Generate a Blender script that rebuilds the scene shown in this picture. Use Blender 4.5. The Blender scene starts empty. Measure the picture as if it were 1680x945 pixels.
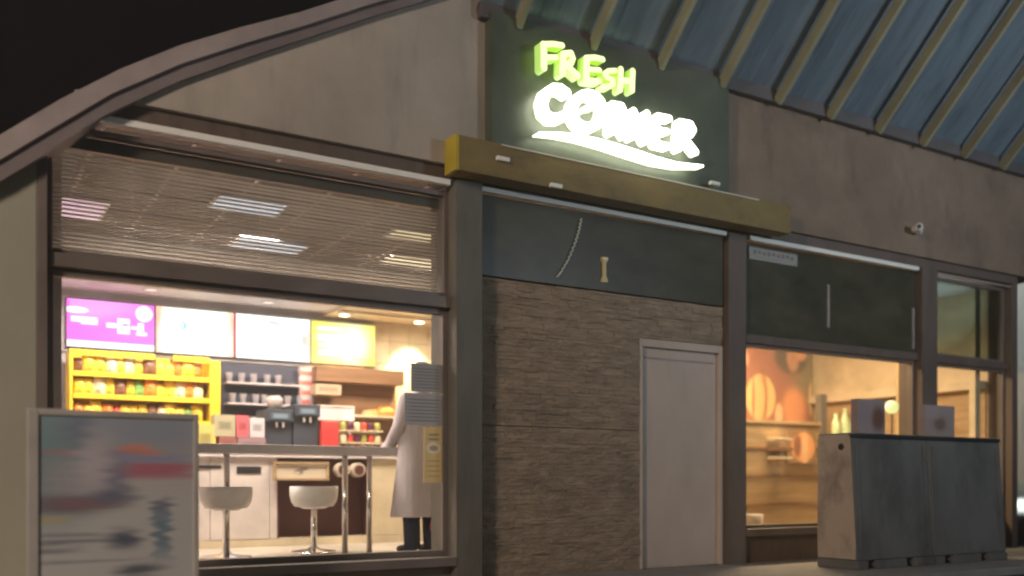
import bpy, bmesh, math, random
from mathutils import Vector, Matrix
random.seed(7)
S = bpy.context.scene
COL = S.collection
R = math.radians

# ------------------------------------------------------------ camera, sky, lights
CY, SY = 0.8555, 0.518          # heading of the camera against the facade
F_PX, HOR, CAMH = 1550.0, 790.0, 0.85
cam = bpy.data.objects.new('camera', bpy.data.cameras.new('camera'))
COL.objects.link(cam); S.camera = cam
cam.location = (0, 0, CAMH)
cam.rotation_euler = (R(90), 0, -math.atan2(SY, CY))
cam.data.sensor_width = 36
cam.data.lens = 36*F_PX/1680
cam.data.shift_y = (HOR-472.5)/1680
cam.data.clip_end = 600
cam.data.dof.use_dof = True
cam.data.dof.focus_distance = 7.4
cam.data.dof.aperture_fstop = 0.55

w = bpy.data.worlds.new("World"); S.world = w; w.use_nodes = True
nt = w.node_tree
bg = nt.nodes['Background']
sky = nt.nodes.new('ShaderNodeTexSky'); sky.sky_type = 'NISHITA'; sky.sun_disc = False
sky.sun_elevation = R(-4); sky.sun_rotation = R(150)
mixn = nt.nodes.new('ShaderNodeMix'); mixn.data_type = 'RGBA'; mixn.blend_type = 'ADD'; mixn.inputs[0].default_value = 1
nt.links.new(sky.outputs[0], mixn.inputs[6]); mixn.inputs[7].default_value = (.06, .05, .06, 1)    # light-polluted night sky
nt.links.new(mixn.outputs[2], bg.inputs[0]); bg.inputs[1].default_value = 0.05
S.cycles.filter_width = 2.3

S.view_settings.view_transform = 'Standard'
S.view_settings.look = 'None'
S.view_settings.exposure = 0.15
S.view_settings.gamma = 1

def lamp(kind, name, loc, energy, color, size=0.3, target=None, size_y=None, spot=None, blend=0.5, spread=None):
    d = bpy.data.lights.new(name, kind); d.energy = energy; d.color = color
    if kind == 'AREA':
        d.size = size
        if size_y: d.shape = 'RECTANGLE'; d.size_y = size_y
        if spread: d.spread = R(spread)
    else: d.shadow_soft_size = size
    if kind == 'SPOT': d.spot_size = R(spot or 60); d.spot_blend = blend
    o = bpy.data.objects.new(name, d); COL.objects.link(o); o.location = loc
    if target is not None:
        o.rotation_euler = (Vector(target)-Vector(loc)).to_track_quat('-Z', 'Y').to_euler()
    return o
# forecourt lighting of the station (overhead luminaires beside the lane, behind the camera; the cool one is added)
lamp('AREA', 'forecourt_light', (-6.5, 0.2, 4.9), 640, (1.0, 0.83, 0.69), 1.4, (3.0, 6.6, 2.0))
lamp('AREA', 'forecourt_light', (10.0, -4.0, 3.4), 115, (0.74, 0.88, 1.0), 1.6, (8.6, 6.4, 5.8), spread=80)  # cool fill added low, aimed up to light the canopy
# shop interior: ceiling luminaires
lamp('AREA', 'shop_light', (2.0, 8.7, 3.1), 190, (1.0, 0.84, 0.74), 1.6, (2.0, 9.6, 0), size_y=0.6)
lamp('AREA', 'shop_light', (4.2, 8.7, 3.1), 150, (1.0, 0.80, 0.64), 1.2, (4.2, 9.6, 0), size_y=0.6)
lamp('AREA', 'cafe_light', (8.6, 8.0, 2.9), 240, (1.0, 0.70, 0.42), 1.4, (8.6, 8.3, 0), size_y=0.8)
lamp('AREA', 'cafe_ceiling_wash', (10.2, 7.2, 2.55), 9, (0.72, 0.92, 0.95), 0.6, (10.2, 7.4, 3.2))  # added uplight, stands in for the bluish reflection in the upper pane
for x in (4.02, 4.98):
    lamp('SPOT', 'downlight', (x, 10.36, 2.765), 420, (1.0, 0.76, 0.42), 0.03, (x, 10.62, 1.9), spot=74, blend=0.6)
lamp('SPOT', 'street_light', (34.0, 22.0, 11), 26000, (0.93, 1.0, 0.95), 0.3, (34, 22, 0), spot=110)
lamp('SPOT', 'yard_light', (66, 34, 8.0), 3000, (1.0, 0.75, 0.45), 0.2, (74, 44, 3), spot=110)

# ------------------------------------------------------------ helpers
def P(px, py, Y):
    """X and Z of the point of the vertical plane y=Y seen at photo position (px, py)"""
    xc = (px-840)/F_PX
    t = Y/(CY-SY*xc)
    return t*(CY*xc+SY), CAMH+(HOR-py)/F_PX*t

def principled(name, color, rough=0.6, metal=0.0, spec=0.5, noise=None, emis=None, estr=0, bump=None, coat=0):
    m = bpy.data.materials.new(name); m.use_nodes = True
    n = m.node_tree.nodes; l = m.node_tree.links
    b = n['Principled BSDF']
    b.inputs['Base Color'].default_value = (*color, 1)
    b.inputs['Roughness'].default_value = rough
    b.inputs['Metallic'].default_value = metal
    b.inputs['Specular IOR Level'].default_value = spec
    b.inputs['Coat Weight'].default_value = coat
    tc = n.new('ShaderNodeTexCoord')
    def nz(scale, sc3, detail=5):
        mp = n.new('ShaderNodeMapping'); mp.inputs['Scale'].default_value = sc3
        l.new(tc.outputs['Object'], mp.inputs[0])
        t = n.new('ShaderNodeTexNoise'); t.inputs['Scale'].default_value = scale; t.inputs['Detail'].default_value = detail
        t.inputs['Roughness'].default_value = 0.62
        l.new(mp.outputs[0], t.inputs['Vector']); return t
    if noise is None: noise = (3.0, (1, 1, 1), 0.18)
    if noise:
        sc, s3, amt = noise
        t = nz(sc, s3)
        mr = n.new('ShaderNodeMapRange'); mr.inputs[1].default_value = 0.3; mr.inputs[2].default_value = 0.7
        mr.inputs[3].default_value = 1-amt; mr.inputs[4].default_value = 1+amt
        l.new(t.outputs['Fac'], mr.inputs[0])
        vm = n.new('ShaderNodeVectorMath'); vm.operation = 'SCALE'; vm.inputs[0].default_value = color
        l.new(mr.outputs[0], vm.inputs['Scale']); l.new(vm.outputs[0], b.inputs['Base Color'])
    if bump:
        sc, s3, st, dist = bump
        t = nz(sc, s3, 6)
        bp = n.new('ShaderNodeBump'); bp.inputs['Strength'].default_value = st; bp.inputs['Distance'].default_value = dist
        l.new(t.outputs['Fac'], bp.inputs['Height']); l.new(bp.outputs[0], b.inputs['Normal'])
    if emis:
        b.inputs['Emission Color'].default_value = (*emis, 1); b.inputs['Emission Strength'].default_value = estr
    return m

def glass(name, tint=(0.9, 0.92, 0.9), refl=0.06, rough=0.02):
    m = bpy.data.materials.new(name); m.use_nodes = True
    n = m.node_tree.nodes; l = m.node_tree.links; n.clear()
    o = n.new('ShaderNodeOutputMaterial'); mx = n.new('ShaderNodeMixShader'); mx.inputs[0].default_value = refl
    a = n.new('ShaderNodeBsdfTransparent'); a.inputs[0].default_value = (*tint, 1)
    g = n.new('ShaderNodeBsdfGlossy'); g.inputs['Roughness'].default_value = rough
    l.new(a.outputs[0], mx.inputs[1]); l.new(g.outputs[0], mx.inputs[2]); l.new(mx.outputs[0], o.inputs[0])
    return m

def picture(name, base, items, estr=0.0, smear=0.0, rough=0.6, sm_scale=(1.5, 22)):
    """flat print or display: soft ellipses 'e' and boxes 'b' laid out on the UV square; items=(kind,cx,cy,rx,ry,color,soft)"""
    m = bpy.data.materials.new(name); m.use_nodes = True
    n = m.node_tree.nodes; l = m.node_tree.links; b = n['Principled BSDF']
    uv = n.new('ShaderNodeUVMap'); vec = uv.outputs[0]
    if smear:
        mp = n.new('ShaderNodeMapping'); mp.inputs['Scale'].default_value = (sm_scale[0], sm_scale[1], 1); l.new(vec, mp.inputs[0])
        t = n.new('ShaderNodeTexNoise'); t.inputs['Scale'].default_value = 1.0; t.inputs['Detail'].default_value = 4
        l.new(mp.outputs[0], t.inputs['Vector'])
        s = n.new('ShaderNodeVectorMath'); s.operation = 'SUBTRACT'; l.new(t.outputs['Color'], s.inputs[0]); s.inputs[1].default_value = (.5, .5, .5)
        s2 = n.new('ShaderNodeVectorMath'); s2.operation = 'MULTIPLY'; l.new(s.outputs[0], s2.inputs[0]); s2.inputs[1].default_value = (smear*2, smear*.35, 0)
        ad = n.new('ShaderNodeVectorMath'); ad.operation = 'ADD'; l.new(vec, ad.inputs[0]); l.new(s2.outputs[0], ad.inputs[1]); vec = ad.outputs[0]
    cur = None
    for it in items:
        kind, cx, cy, rx, ry, col, soft = it
        a = n.new('ShaderNodeVectorMath'); a.operation = 'SUBTRACT'; l.new(vec, a.inputs[0]); a.inputs[1].default_value = (cx, cy, 0)
        d = n.new('ShaderNodeVectorMath'); d.operation = 'MULTIPLY'; l.new(a.outputs[0], d.inputs[0]); d.inputs[1].default_value = (1/rx, 1/ry, 0)
        if kind == 'e':
            ln = n.new('ShaderNodeVectorMath'); ln.operation = 'LENGTH'; l.new(d.outputs[0], ln.inputs[0]); val = ln.outputs['Value']
        else:
            ab = n.new('ShaderNodeVectorMath'); ab.operation = 'ABSOLUTE'; l.new(d.outputs[0], ab.inputs[0])
            sp = n.new('ShaderNodeSeparateXYZ'); l.new(ab.outputs[0], sp.inputs[0])
            mm = n.new('ShaderNodeMath'); mm.operation = 'MAXIMUM'; l.new(sp.outputs[0], mm.inputs[0]); l.new(sp.outputs[1], mm.inputs[1]); val = mm.outputs[0]
        mr = n.new('ShaderNodeMapRange'); mr.interpolation_type = 'SMOOTHSTEP'
        mr.inputs[1].default_value = 1-soft; mr.inputs[2].default_value = 1+soft; mr.inputs[3].default_value = 1; mr.inputs[4].default_value = 0
        l.new(val, mr.inputs[0])
        mx = n.new('ShaderNodeMix'); mx.data_type = 'RGBA'; l.new(mr.outputs[0], mx.inputs[0])
        if cur is None: mx.inputs[6].default_value = (*base, 1)
        else: l.new(cur, mx.inputs[6])
        mx.inputs[7].default_value = (*col, 1); cur = mx.outputs[2]
    if estr:
        b.inputs['Base Color'].default_value = (.02, .02, .02, 1)
        l.new(cur, b.inputs['Emission Color']); b.inputs['Emission Strength'].default_value = estr
    else: l.new(cur, b.inputs['Base Color'])
    b.inputs['Roughness'].default_value = rough
    return m

def mesh_obj(name, bm, mats, parent=None, smooth=False, recalc=True):
    if recalc: bmesh.ops.recalc_face_normals(bm, faces=bm.faces)
    me = bpy.data.meshes.new(name); bm.to_mesh(me); bm.free()
    if not isinstance(mats, (list, tuple)): mats = [mats]
    for m in mats: me.materials.append(m)
    if smooth:
        for p in me.polygons: p.use_smooth = True
    o = bpy.data.objects.new(name, me); COL.objects.link(o)
    if parent is not None:
        o.parent = parent
        acc = Vector((0, 0, 0)); q = parent
        while q is not None: acc += q.location; q = q.parent
        o.location = -acc          # meshes are written in world coordinates
    return o

def box(bm, x0, x1, y0, y1, z0, z1, bev=0.0, mi=0):
    vs = [bm.verts.new((x, y, z)) for z in (z0, z1) for y in (y0, y1) for x in (x0, x1)]
    fs = [(0, 2, 3, 1), (4, 5, 7, 6), (0, 1, 5, 4), (2, 6, 7, 3), (0, 4, 6, 2), (1, 3, 7, 5)]
    faces = [bm.faces.new([vs[i] for i in f]) for f in fs]
    for f in faces: f.material_index = mi
    if bev:
        es = list({e for f in faces for e in f.edges})
        r = bmesh.ops.bevel(bm, geom=es, offset=bev, segments=2, affect='EDGES', profile=0.6)
        for f in r['faces']: f.material_index = mi
    return faces

def B(name, mat, parent, *b, bev=0.004):
    bm = bmesh.new()
    for q in b: box(bm, *q, bev=bev)
    return mesh_obj(name, bm, mat, parent)

def tube(bm, p0, p1, r0, r1=None, seg=14, caps=True):
    if r1 is None: r1 = r0
    p0, p1 = Vector(p0), Vector(p1); d = (p1-p0).normalized()
    q = d.to_track_quat('Z', 'Y')
    A = []; Bv = []
    for i in range(seg):
        a = 2*math.pi*i/seg; v = q @ Vector((math.cos(a), math.sin(a), 0))
        A.append(bm.verts.new(p0+v*r0)); Bv.append(bm.verts.new(p1+v*r1))
    for i in range(seg): bm.faces.new((A[i], A[(i+1) % seg], Bv[(i+1) % seg], Bv[i]))
    if caps: bm.faces.new(A[::-1]); bm.faces.new(Bv)

def lathe(bm, cx, cy, prof, seg=28, a0=0, a1=2*math.pi):
    full = abs(a1-a0-2*math.pi) < 1e-6; n = seg if full else seg+1
    rings = []
    for r, z in prof:
        rings.append([bm.verts.new((cx+r*math.cos(a0+(a1-a0)*i/seg), cy+r*math.sin(a0+(a1-a0)*i/seg), z)) for i in range(n)])
    for k in range(len(prof)-1):
        for i in range(seg):
            j = (i+1) % n
            bm.faces.new((rings[k][i], rings[k][j], rings[k+1][j], rings[k+1][i]))
    return rings

def quad_uv(name, mat, parent, x0, x1, y, z0, z1, thick=0.006):
    """thin panel facing -Y with UV 0..1 over the front"""
    bm = bmesh.new(); box(bm, x0, x1, y, y+thick, z0, z1)
    uvl = bm.loops.layers.uv.new('UVMap')
    for f in bm.faces:
        for lp in f.loops:
            c = lp.vert.co; lp[uvl].uv = ((c.x-x0)/(x1-x0), (c.z-z0)/(z1-z0))
    return mesh_obj(name, bm, mat, parent)

def empty(name, loc, label, cat, group=None):
    o = bpy.data.objects.new(name, None); COL.objects.link(o); o.location = loc; o.empty_display_size = .1
    tag(o, label, cat, group); return o
def tag(o, label, cat, group=None):
    o['label'] = label; o['category'] = cat
    if group: o['group'] = group
    return o
def struct(o): o['kind'] = 'structure'; return o
def copy_tree(o, parent=None):
    c = o.copy(); COL.objects.link(c)
    if parent is not None: c.parent = parent
    for ch in [q for q in bpy.data.objects if q.parent == o]: copy_tree(ch, c)
    return c

# ------------------------------------------------------------ materials
M = {}
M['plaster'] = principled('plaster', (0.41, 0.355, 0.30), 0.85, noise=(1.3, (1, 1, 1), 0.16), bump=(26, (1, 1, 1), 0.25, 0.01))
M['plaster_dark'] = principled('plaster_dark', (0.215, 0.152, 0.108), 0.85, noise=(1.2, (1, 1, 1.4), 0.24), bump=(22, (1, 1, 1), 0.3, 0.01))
M['pale'] = principled('pale_render', (0.34, 0.32, 0.25), 0.8, noise=(1.2, (1, 1, .5), 0.12), bump=(20, (1, 1, 1), 0.2, 0.01))
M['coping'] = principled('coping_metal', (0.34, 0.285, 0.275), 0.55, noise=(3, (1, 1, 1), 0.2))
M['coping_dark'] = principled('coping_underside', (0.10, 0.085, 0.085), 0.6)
M['stone'] = principled('split_stone', (0.38, 0.29, 0.205), 0.9, noise=(5.0, (.9, 1, 3.2), 0.28), bump=(14, (.9, 1, 2.5), 1.0, 0.04))
M['col'] = principled('dark_column', (0.14, 0.125, 0.10), 0.55, noise=(4, (1, 1, .3), 0.15))
M['col_brown'] = principled('brown_column', (0.13, 0.095, 0.075), 0.6, noise=(4, (1, 1, .3), 0.15))
M['frame'] = principled('window_frame_paint', (0.16, 0.13, 0.115), 0.45)
M['alu'] = principled('bright_aluminium', (0.90, 0.87, 0.80), 0.25, noise=False)
M['spandrel'] = principled('spandrel_glass', (0.062, 0.058, 0.038), 0.33, noise=(1.6, (1, 1, 2), 0.4), spec=0.35)
M['glass'] = glass('clear_glass')
M['yellow'] = principled('yellow_beam_paint', (0.21, 0.145, 0.045), 0.6, noise=(2.2, (1, 1, 2), 0.18))
M['door'] = principled('door_paint', (0.53, 0.43, 0.36), 0.6, noise=(2.5, (1, 1, .7), 0.08))
M['board'] = principled('sign_board_paint', (0.072, 0.085, 0.060), 0.42, noise=(1.7, (1, 1, 1), 0.35), bump=(3, (1, 1, 1), 0.15, 0.02))
M['sheet'] = principled('canopy_sheet_paint', (0.13, 0.165, 0.195), 0.45, noise=(3, (2.5, .3, .3), 0.2), bump=(6, (2.5, .2, .2), 0.2, 0.02))
M['rafter'] = principled('rafter_paint', (0.25, 0.235, 0.15), 0.6)
M['asphalt'] = principled('asphalt', (0.045, 0.043, 0.042), 0.9, noise=(8, (1, 1, 1), 0.3), bump=(60, (1, 1, 1), .4, .01))
M['pave'] = principled('pavement', (0.28, 0.27, 0.26), 0.85)
M['concrete'] = principled('white_concrete', (0.6, 0.62, 0.6), 0.85)
M['grass'] = principled('grass_green', (0.07, 0.14, 0.04), 0.9, noise=(5, (1, 1, 1), .4))
M['white'] = principled('white_laminate', (0.62, 0.55, 0.52), 0.45)
M['cream'] = principled('cream_tile', (0.62, 0.52, 0.36), 0.45)
M['grey'] = principled('grey_worktop', (0.60, 0.55, 0.57), 0.35)
M['chrome'] = principled('chrome', (0.75, 0.73, 0.72), 0.18, metal=1.0, noise=False)
M['black'] = principled('black_plastic', (0.02, 0.02, 0.024), 0.4)
M['darkblue'] = principled('dark_blue_panel', (0.05, 0.052, 0.085), 0.5)
M['maroon'] = principled('maroon_panel', (0.10, 0.035, 0.03), 0.5)
M['red'] = principled('red_plastic', (0.55, 0.05, 0.045), 0.45)
M['wood'] = principled('brown_wood', (0.24, 0.125, 0.06), 0.5, noise=(2.5, (.5, 1, 9), 0.35))
M['oak'] = principled('light_wood', (0.38, 0.26, 0.14), 0.55, noise=(2.0, (.5, 1, 8), 0.28))
M['snackyellow'] = principled('yellow_shelf_paint', (0.80, 0.55, 0.03), 0.45)
M['floor'] = principled('floor_tile', (0.46, 0.40, 0.33), 0.35)
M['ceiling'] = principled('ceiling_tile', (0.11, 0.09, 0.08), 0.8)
M['soffit'] = principled('soffit_white', (0.60, 0.56, 0.58), 0.6)
M['slat'] = principled('blind_slat', (0.80, 0.74, 0.67), 0.45)

def stain(m, sc, s3, lo, amt):
    n = m.node_tree.nodes; l = m.node_tree.links; b = n['Principled BSDF']
    src_ = b.inputs['Base Color'].links[0].from_socket
    tc = n.new('ShaderNodeTexCoord'); mp = n.new('ShaderNodeMapping'); mp.inputs['Scale'].default_value = s3; l.new(tc.outputs['Object'], mp.inputs[0])
    t = n.new('ShaderNodeTexNoise'); t.inputs['Scale'].default_value = sc; t.inputs['Detail'].default_value = 7; t.inputs['Roughness'].default_value = .7; l.new(mp.outputs[0], t.inputs['Vector'])
    mr = n.new('ShaderNodeMapRange'); mr.inputs[1].default_value = lo; mr.inputs[2].default_value = lo+.16; mr.inputs[3].default_value = 1; mr.inputs[4].default_value = 1-amt; l.new(t.outputs['Fac'], mr.inputs[0])
    vm = n.new('ShaderNodeVectorMath'); vm.operation = 'SCALE'; l.new(src_, vm.inputs[0]); l.new(mr.outputs[0], vm.inputs['Scale']); l.new(vm.outputs[0], b.inputs['Base Color'])
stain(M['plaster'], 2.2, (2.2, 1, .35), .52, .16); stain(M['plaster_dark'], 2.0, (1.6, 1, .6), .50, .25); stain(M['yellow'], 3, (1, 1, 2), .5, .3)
stain(M['sheet'], 2.4, (1.5, .5, .5), .5, .3); stain(M['board'], 2.5, (1, 1, 1), .5, .25)
stain(M['door'], 3, (1.5, 1, .3), .55, .12); stain(M['col'], 4, (2, 1, .4), .5, .25); stain(M['col_brown'], 4, (2, 1, .4), .5, .25); stain(M['stone'], 1.6, (1, 1, 1), .5, .2)

# ------------------------------------------------------------ ground and surroundings
bm = bmesh.new(); box(bm, -200, 300, -150, 300, -0.3, 0.0); struct(mesh_obj('ground', bm, M['asphalt']))
bm = bmesh.new(); box(bm, -6, 11.6, 5.0, 6.585, -0.05, 0.07, bev=0.01); struct(mesh_obj('pavement', bm, M['pave']))
bm = bmesh.new(); box(bm, 14, 120, 13.5, 36, -0.1, 0.02); struct(mesh_obj('lit_path', bm, M['concrete']))
bm = bmesh.new(); 
v8 = [bm.verts.new(q) for q in ((16, 36, .02), (130, 36, .02), (130, 42, .75), (16, 42, .75), (130, 80, .8), (16, 80, .8))]
bm.faces.new((v8[0], v8[1], v8[2], v8[3])); bm.faces.new((v8[3], v8[2], v8[4], v8[5]))
g = mesh_obj('grass', bm, M['grass']); g['kind'] = 'stuff'

# far beige building beyond the corner
fb = empty('far_building', (70, 44, 0), 'beige building glimpsed far beyond the right corner of the shop', 'building')
B('wall', M['cream'], fb, (60, 110, 44, 56, 0, 9.6), bev=0)
B('roof', M['col_brown'], fb, (59.6, 110.4, 43.6, 56.4, 9.6, 10), bev=0)
for i in range(8): B('window', M['col'], fb, (63+i*6, 65.4+i*6, 43.95, 44.02, 4.2, 7), bev=0)

# ------------------------------------------------------------ the shop building
FY = 6.6
X0, X1, X2 = 0.569, 3.41, 3.64      # big window, column
X3, X4, X5 = 5.35, 6.32, 6.55       # door, column
X6, X7, X8, X9 = 9.17, 9.44, 10.77, 10.97
ZI = 0.19                           # shop floor
bd = empty('shop_building', (3, 6.6, 0), 'low roadside shop front with plaster band over windows, stone wall and white door', 'building')

# upper plaster wall with left edge raked in place of a car window frame
edge_px = [(-60, 262), (0, 226), (98, 168), (195, 119), (293, 80), (390, 51), (488, 26), (561, 2), (680, -34), (800, -62)]
low_px = [(-60, 330), (0, 300), (63, 262), (166, 194), (293, 136), (405, 97), (512, 62), (605, 31), (732, -6), (800, -20)]
UY = 6.45
E = [P(x, y, UY) for x, y in edge_px]; L = [P(x, y, UY) for x, y in low_px]
def strip(bm, A, Bb, y0, y1):
    n = len(A)
    v = [[bm.verts.new((p[0], y, p[1])) for p in s] for y in (y0, y1) for s in (A, Bb)]
    a0, b0, a1, b1 = v
    for i in range(n-1):
        bm.faces.new((a0[i], a0[i+1], b0[i+1], b0[i])); bm.faces.new((a1[i], b1[i], b1[i+1], a1[i+1]))
        bm.faces.new((a0[i], a1[i], a1[i+1], a0[i+1])); bm.faces.new((b0[i], b0[i+1], b1[i+1], b1[i]))
    bm.faces.new((a0[0], b0[0], b1[0], a1[0])); bm.faces.new((a0[-1], a1[-1], b1[-1], b0[-1]))
# wall body below the coping
ZB = 3.285
def zat(x, pts):
    for a, b in zip(pts, pts[1:]):
        if a[0] <= x <= b[0]: return a[1]+(b[1]-a[1])*(x-a[0])/(b[0]-a[0])
    return pts[0][1] if x < pts[0][0] else pts[-1][1]
mid = [((a[0]+b[0])/2, (a[1]+b[1])/2) for a, b in zip(E, L)]
xs = [0.72+i*(3.67-0.72)/16 for i in range(17)]
top = [(x, max(ZB+.01, zat(x, mid))) for x in xs]; bot = [(x, ZB) for x in xs]
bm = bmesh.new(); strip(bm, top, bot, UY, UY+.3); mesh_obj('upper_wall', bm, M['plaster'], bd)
B('upper_wall', M['plaster_dark'], bd, (3.67, X9+.4, UY+.002, UY+.3, ZB, 4.52), bev=0)  # right part in darker plaster: light fall-off put into the colour
# coping: stands in for a car window frame, pale roll and darker under-band
bm = bmesh.new()
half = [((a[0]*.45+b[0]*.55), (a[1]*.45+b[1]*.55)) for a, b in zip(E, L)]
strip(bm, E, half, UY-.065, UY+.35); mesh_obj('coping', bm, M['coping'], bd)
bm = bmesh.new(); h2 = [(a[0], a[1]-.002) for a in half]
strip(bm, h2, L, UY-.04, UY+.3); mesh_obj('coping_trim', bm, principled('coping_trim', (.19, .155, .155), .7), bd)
# flush wall left of the window and above the head
B('side_wall', M['pale'], bd, (.02, X0-.06, 6.5, 7.0, 0, 2.9))
B('jamb', M['frame'], bd, (X0-.058, X0, 6.50, 6.75, .07, 3.10))
# soffit under the projecting band
B('soffit', M['col_brown'], bd, (.76, X9, UY+.05, FY+.12, 3.19, ZB-.002), bev=0)
# columns
B('column', M['col'], bd, (X1, X2, 6.46, 6.9, 0, 3.19))
B('column', M['col_brown'], bd, (X4+.002, X5, 6.52, 6.9, 0, 3.19))
B('column', M['col_brown'], bd, (X6, X7, 6.50, 6.8, 0, 3.19))
B('column', M['col_brown'], bd, (X8+.09, X9, 6.50, 6.8, 0, 3.19))
# stone wall: real relief
bm = bmesh.new()
random.seed(3)
def stone_relief(x0, x1, z0, z1):
    z = z0; 
    while z < z1-.005:
        h = random.choice((.018, .025, .03, .04, .055)); h = min(h, z1-z)
        x = x0
        while x < x1-.005:
            wd = min(random.uniform(.05, .26), x1-x)
            if x1-(x+wd) < .06: wd = x1-x
            d = random.choice((0, .003, .005, .008, .014))+random.uniform(0, .003)
            box(bm, x+.0004, x+wd-.0004, FY-d, FY+.1, z+.0004, z+h-.0004, bev=.003)
            x += wd
        z += h
stone_relief(X2, X3-.03, 0, 1.30); stone_relief(X2, X3-.03, 1.305, 2.49)
stone_relief(X3-.03, X4, 2.13, 2.49)
mesh_obj('stone_wall', bm, M['stone'], bd)
B('wall_core', M['plaster_dark'], bd, (X2, X3-.03, FY+.08, FY+.3, 0, 2.5), (X3-.03, X4, FY+.12, FY+.3, 2.1, 2.5), bev=0)
# white door
dr = B('door', M['door'], bd, (X3, X4-.05, FY+.03, FY+.075, .07, 2.05), bev=.003)
B('door_frame', M['door'], dr, (X3-.028, X3-.002, FY-.015, FY+.1, .07, 2.125), (X4-.048, X4-.004, FY-.015, FY+.1, .07, 2.125), (X3-.002, X4-.048, FY-.012, FY+.1, 2.055, 2.125))
bm = bmesh.new()
for x0, x1, z0, z1 in ((X3+.05, X4-.10, 1.955, 1.97),): box(bm, x0, x1, FY+.022, FY+.032, z0, z1)
mesh_obj('door_rail', bm, M['coping'], dr)

# window frames / glazing
def window(x0, x1, z0, z1, fr=.05, mull=(), mat=None, pane=None, y=FY):
    q = [(x0, x0+fr, y, y+.07, z0, z1), (x1-fr, x1, y, y+.07, z0, z1), (x0+fr, x1-fr, y+.001, y+.069, z1-fr, z1), (x0+fr, x1-fr, y+.001, y+.069, z0, z0+fr)]
    for m_ in mull: q.append((m_-.02, m_+.02, y+.003, y+.067, z0+fr, z1-fr))
    wn = B('window', mat or M['frame'], bd, *q, bev=.003)
    B('pane', pane or M['glass'], wn, (x0+fr, x1-fr, y+.034, y+.040, z0+fr, z1-fr), bev=0)
    return wn
w1 = window(X0, X1, 2.29, 3.12, fr=.035)
w1b = window(X0, X1, .27, 2.20, fr=.045)
B('sill', M['frame'], w1b, (X0-.05, X1, 6.45, 6.72, .20, .268))
B('transom', M['frame'], bd, (X0, X1, 6.54, 6.72, 2.202, 2.288))
B('dado_wall', M['plaster_dark'], bd, (X0-.05, X1, 6.56, 6.8, 0, .198))
# bright head rails under the soffit
B('head_rail', M['alu'], bd, (.78, X1-.03, 6.50, 6.545, 3.145, 3.188), bev=.003)
B('head_rail', M['alu'], bd, (X2+.02, X4-.04, 6.50, 6.545, 3.145, 3.185), bev=.003)
B('head_rail', M['alu'], bd, (X5+.03, X6-.05, 6.50, 6.545, 3.145, 3.188), bev=.003)
B('head_rail', M['coping'], bd, (X7+.03, X9, 6.515, 6.545, 3.15, 3.168), bev=.003)
# dark spandrel panels
B('spandrel_panel', M['spandrel'], bd, (X2, X4, 6.58, 6.66, 2.502, 3.148), bev=.002)
sp = B('spandrel_panel', M['spandrel'], bd, (X5, X6, 6.58, 6.66, 2.26, 3.148), bev=.002)
B('glazing_bar', M['coping'], sp, (7.74, 7.765, 6.566, 6.579, 2.42, 2.86), bev=.002)  # pale bars stand in for thin vertical glints on the panel
B('glazing_bar', M['coping'], sp, (9.10, 9.13, 6.566, 6.579, 2.30, 2.75), bev=.002)
B('transom', M['col_brown'], bd, (X5, X6, 6.55, 6.7, 2.18, 2.258), (X7, X8+.09, 6.55, 6.7, 2.18, 2.26), bev=.003)
w3 = window(X5, X6, .40, 2.178, fr=.03)
B('sill', M['frame'], w3, (X5, X6, 6.50, 6.72, .33, .398))
B('dado_wall', M['col_brown'], bd, (X5, X6, 6.58, 6.8, 0, .328), (X7, X8+.09, 6.58, 6.8, 0, .328), bev=0)
w4 = window(X7, X8+.09, .40, 2.178, fr=.03)
window(X7, X8+.09, 2.262, 3.148, fr=.03, pane=glass('tinted_glass', (.45, .52, .5), .1))
# yellow beam
B('beam_end', principled('fresh_yellow', (.46, .34, .03), .55), bd, (3.30, 3.334, 6.268, 6.448, 3.188, 3.457), bev=.006)  # end face in brighter yellow: side light put into its colour
B('beam', M['yellow'], bd, (3.335, 6.88, 6.27, 6.448, 3.19, 3.455), bev=.006)
B('beam_drip', M['alu'], bd, (3.70, 6.45, 6.262, 6.269, 3.44, 3.447), bev=0)
# roof slab behind, and outer shell
Er = [(a[0], a[1]-.10) for a in E]; El = [(a[0], a[1]-.18) for a in E]
bm = bmesh.new(); strip(bm, Er[:5], El[:5], UY+.351, 12.2); mesh_obj('roof_slab', bm, M['coping_dark'], bd)
B('roof_slab', M['coping_dark'], bd, (E[4][0], X9+.3, 6.8, 12.2, 3.32, 3.5), bev=0)
B('end_wall', M['pale'], bd, (.02, .32, 7.001, 12.0, 0, 2.9), bev=0)
B('end_wall', M['cream'], bd, (X8+.1, X9, 6.81, 9.6, ZI, 3.3), bev=0)
B('back_wall', M['pale'], bd, (.02, X9+.3, 12.0, 12.2, 0, 2.9), bev=0)

# ------------------------------------------------------------ interior shell
B('shop_floor', M['floor'], bd, (.33, X8+.09, 6.81, 11.98, -.02, ZI), bev=0)
bm = bmesh.new(); box(bm, .72, 6.0, 6.73, 9.72, 3.20, 3.24)
for i in range(7, 16):      # T-bar grid of the ceiling
    x = -3.3+i*.6; box(bm, x, x+.03, 6.75, 9.7, 3.192, 3.199, mi=1)
for k in range(5): box(bm, .73, 6.0, 6.95+k*.6, 6.98+k*.6, 3.186, 3.1915, mi=1)
mesh_obj('ceiling', bm, [M['ceiling'], M['coping']], bd)
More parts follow.
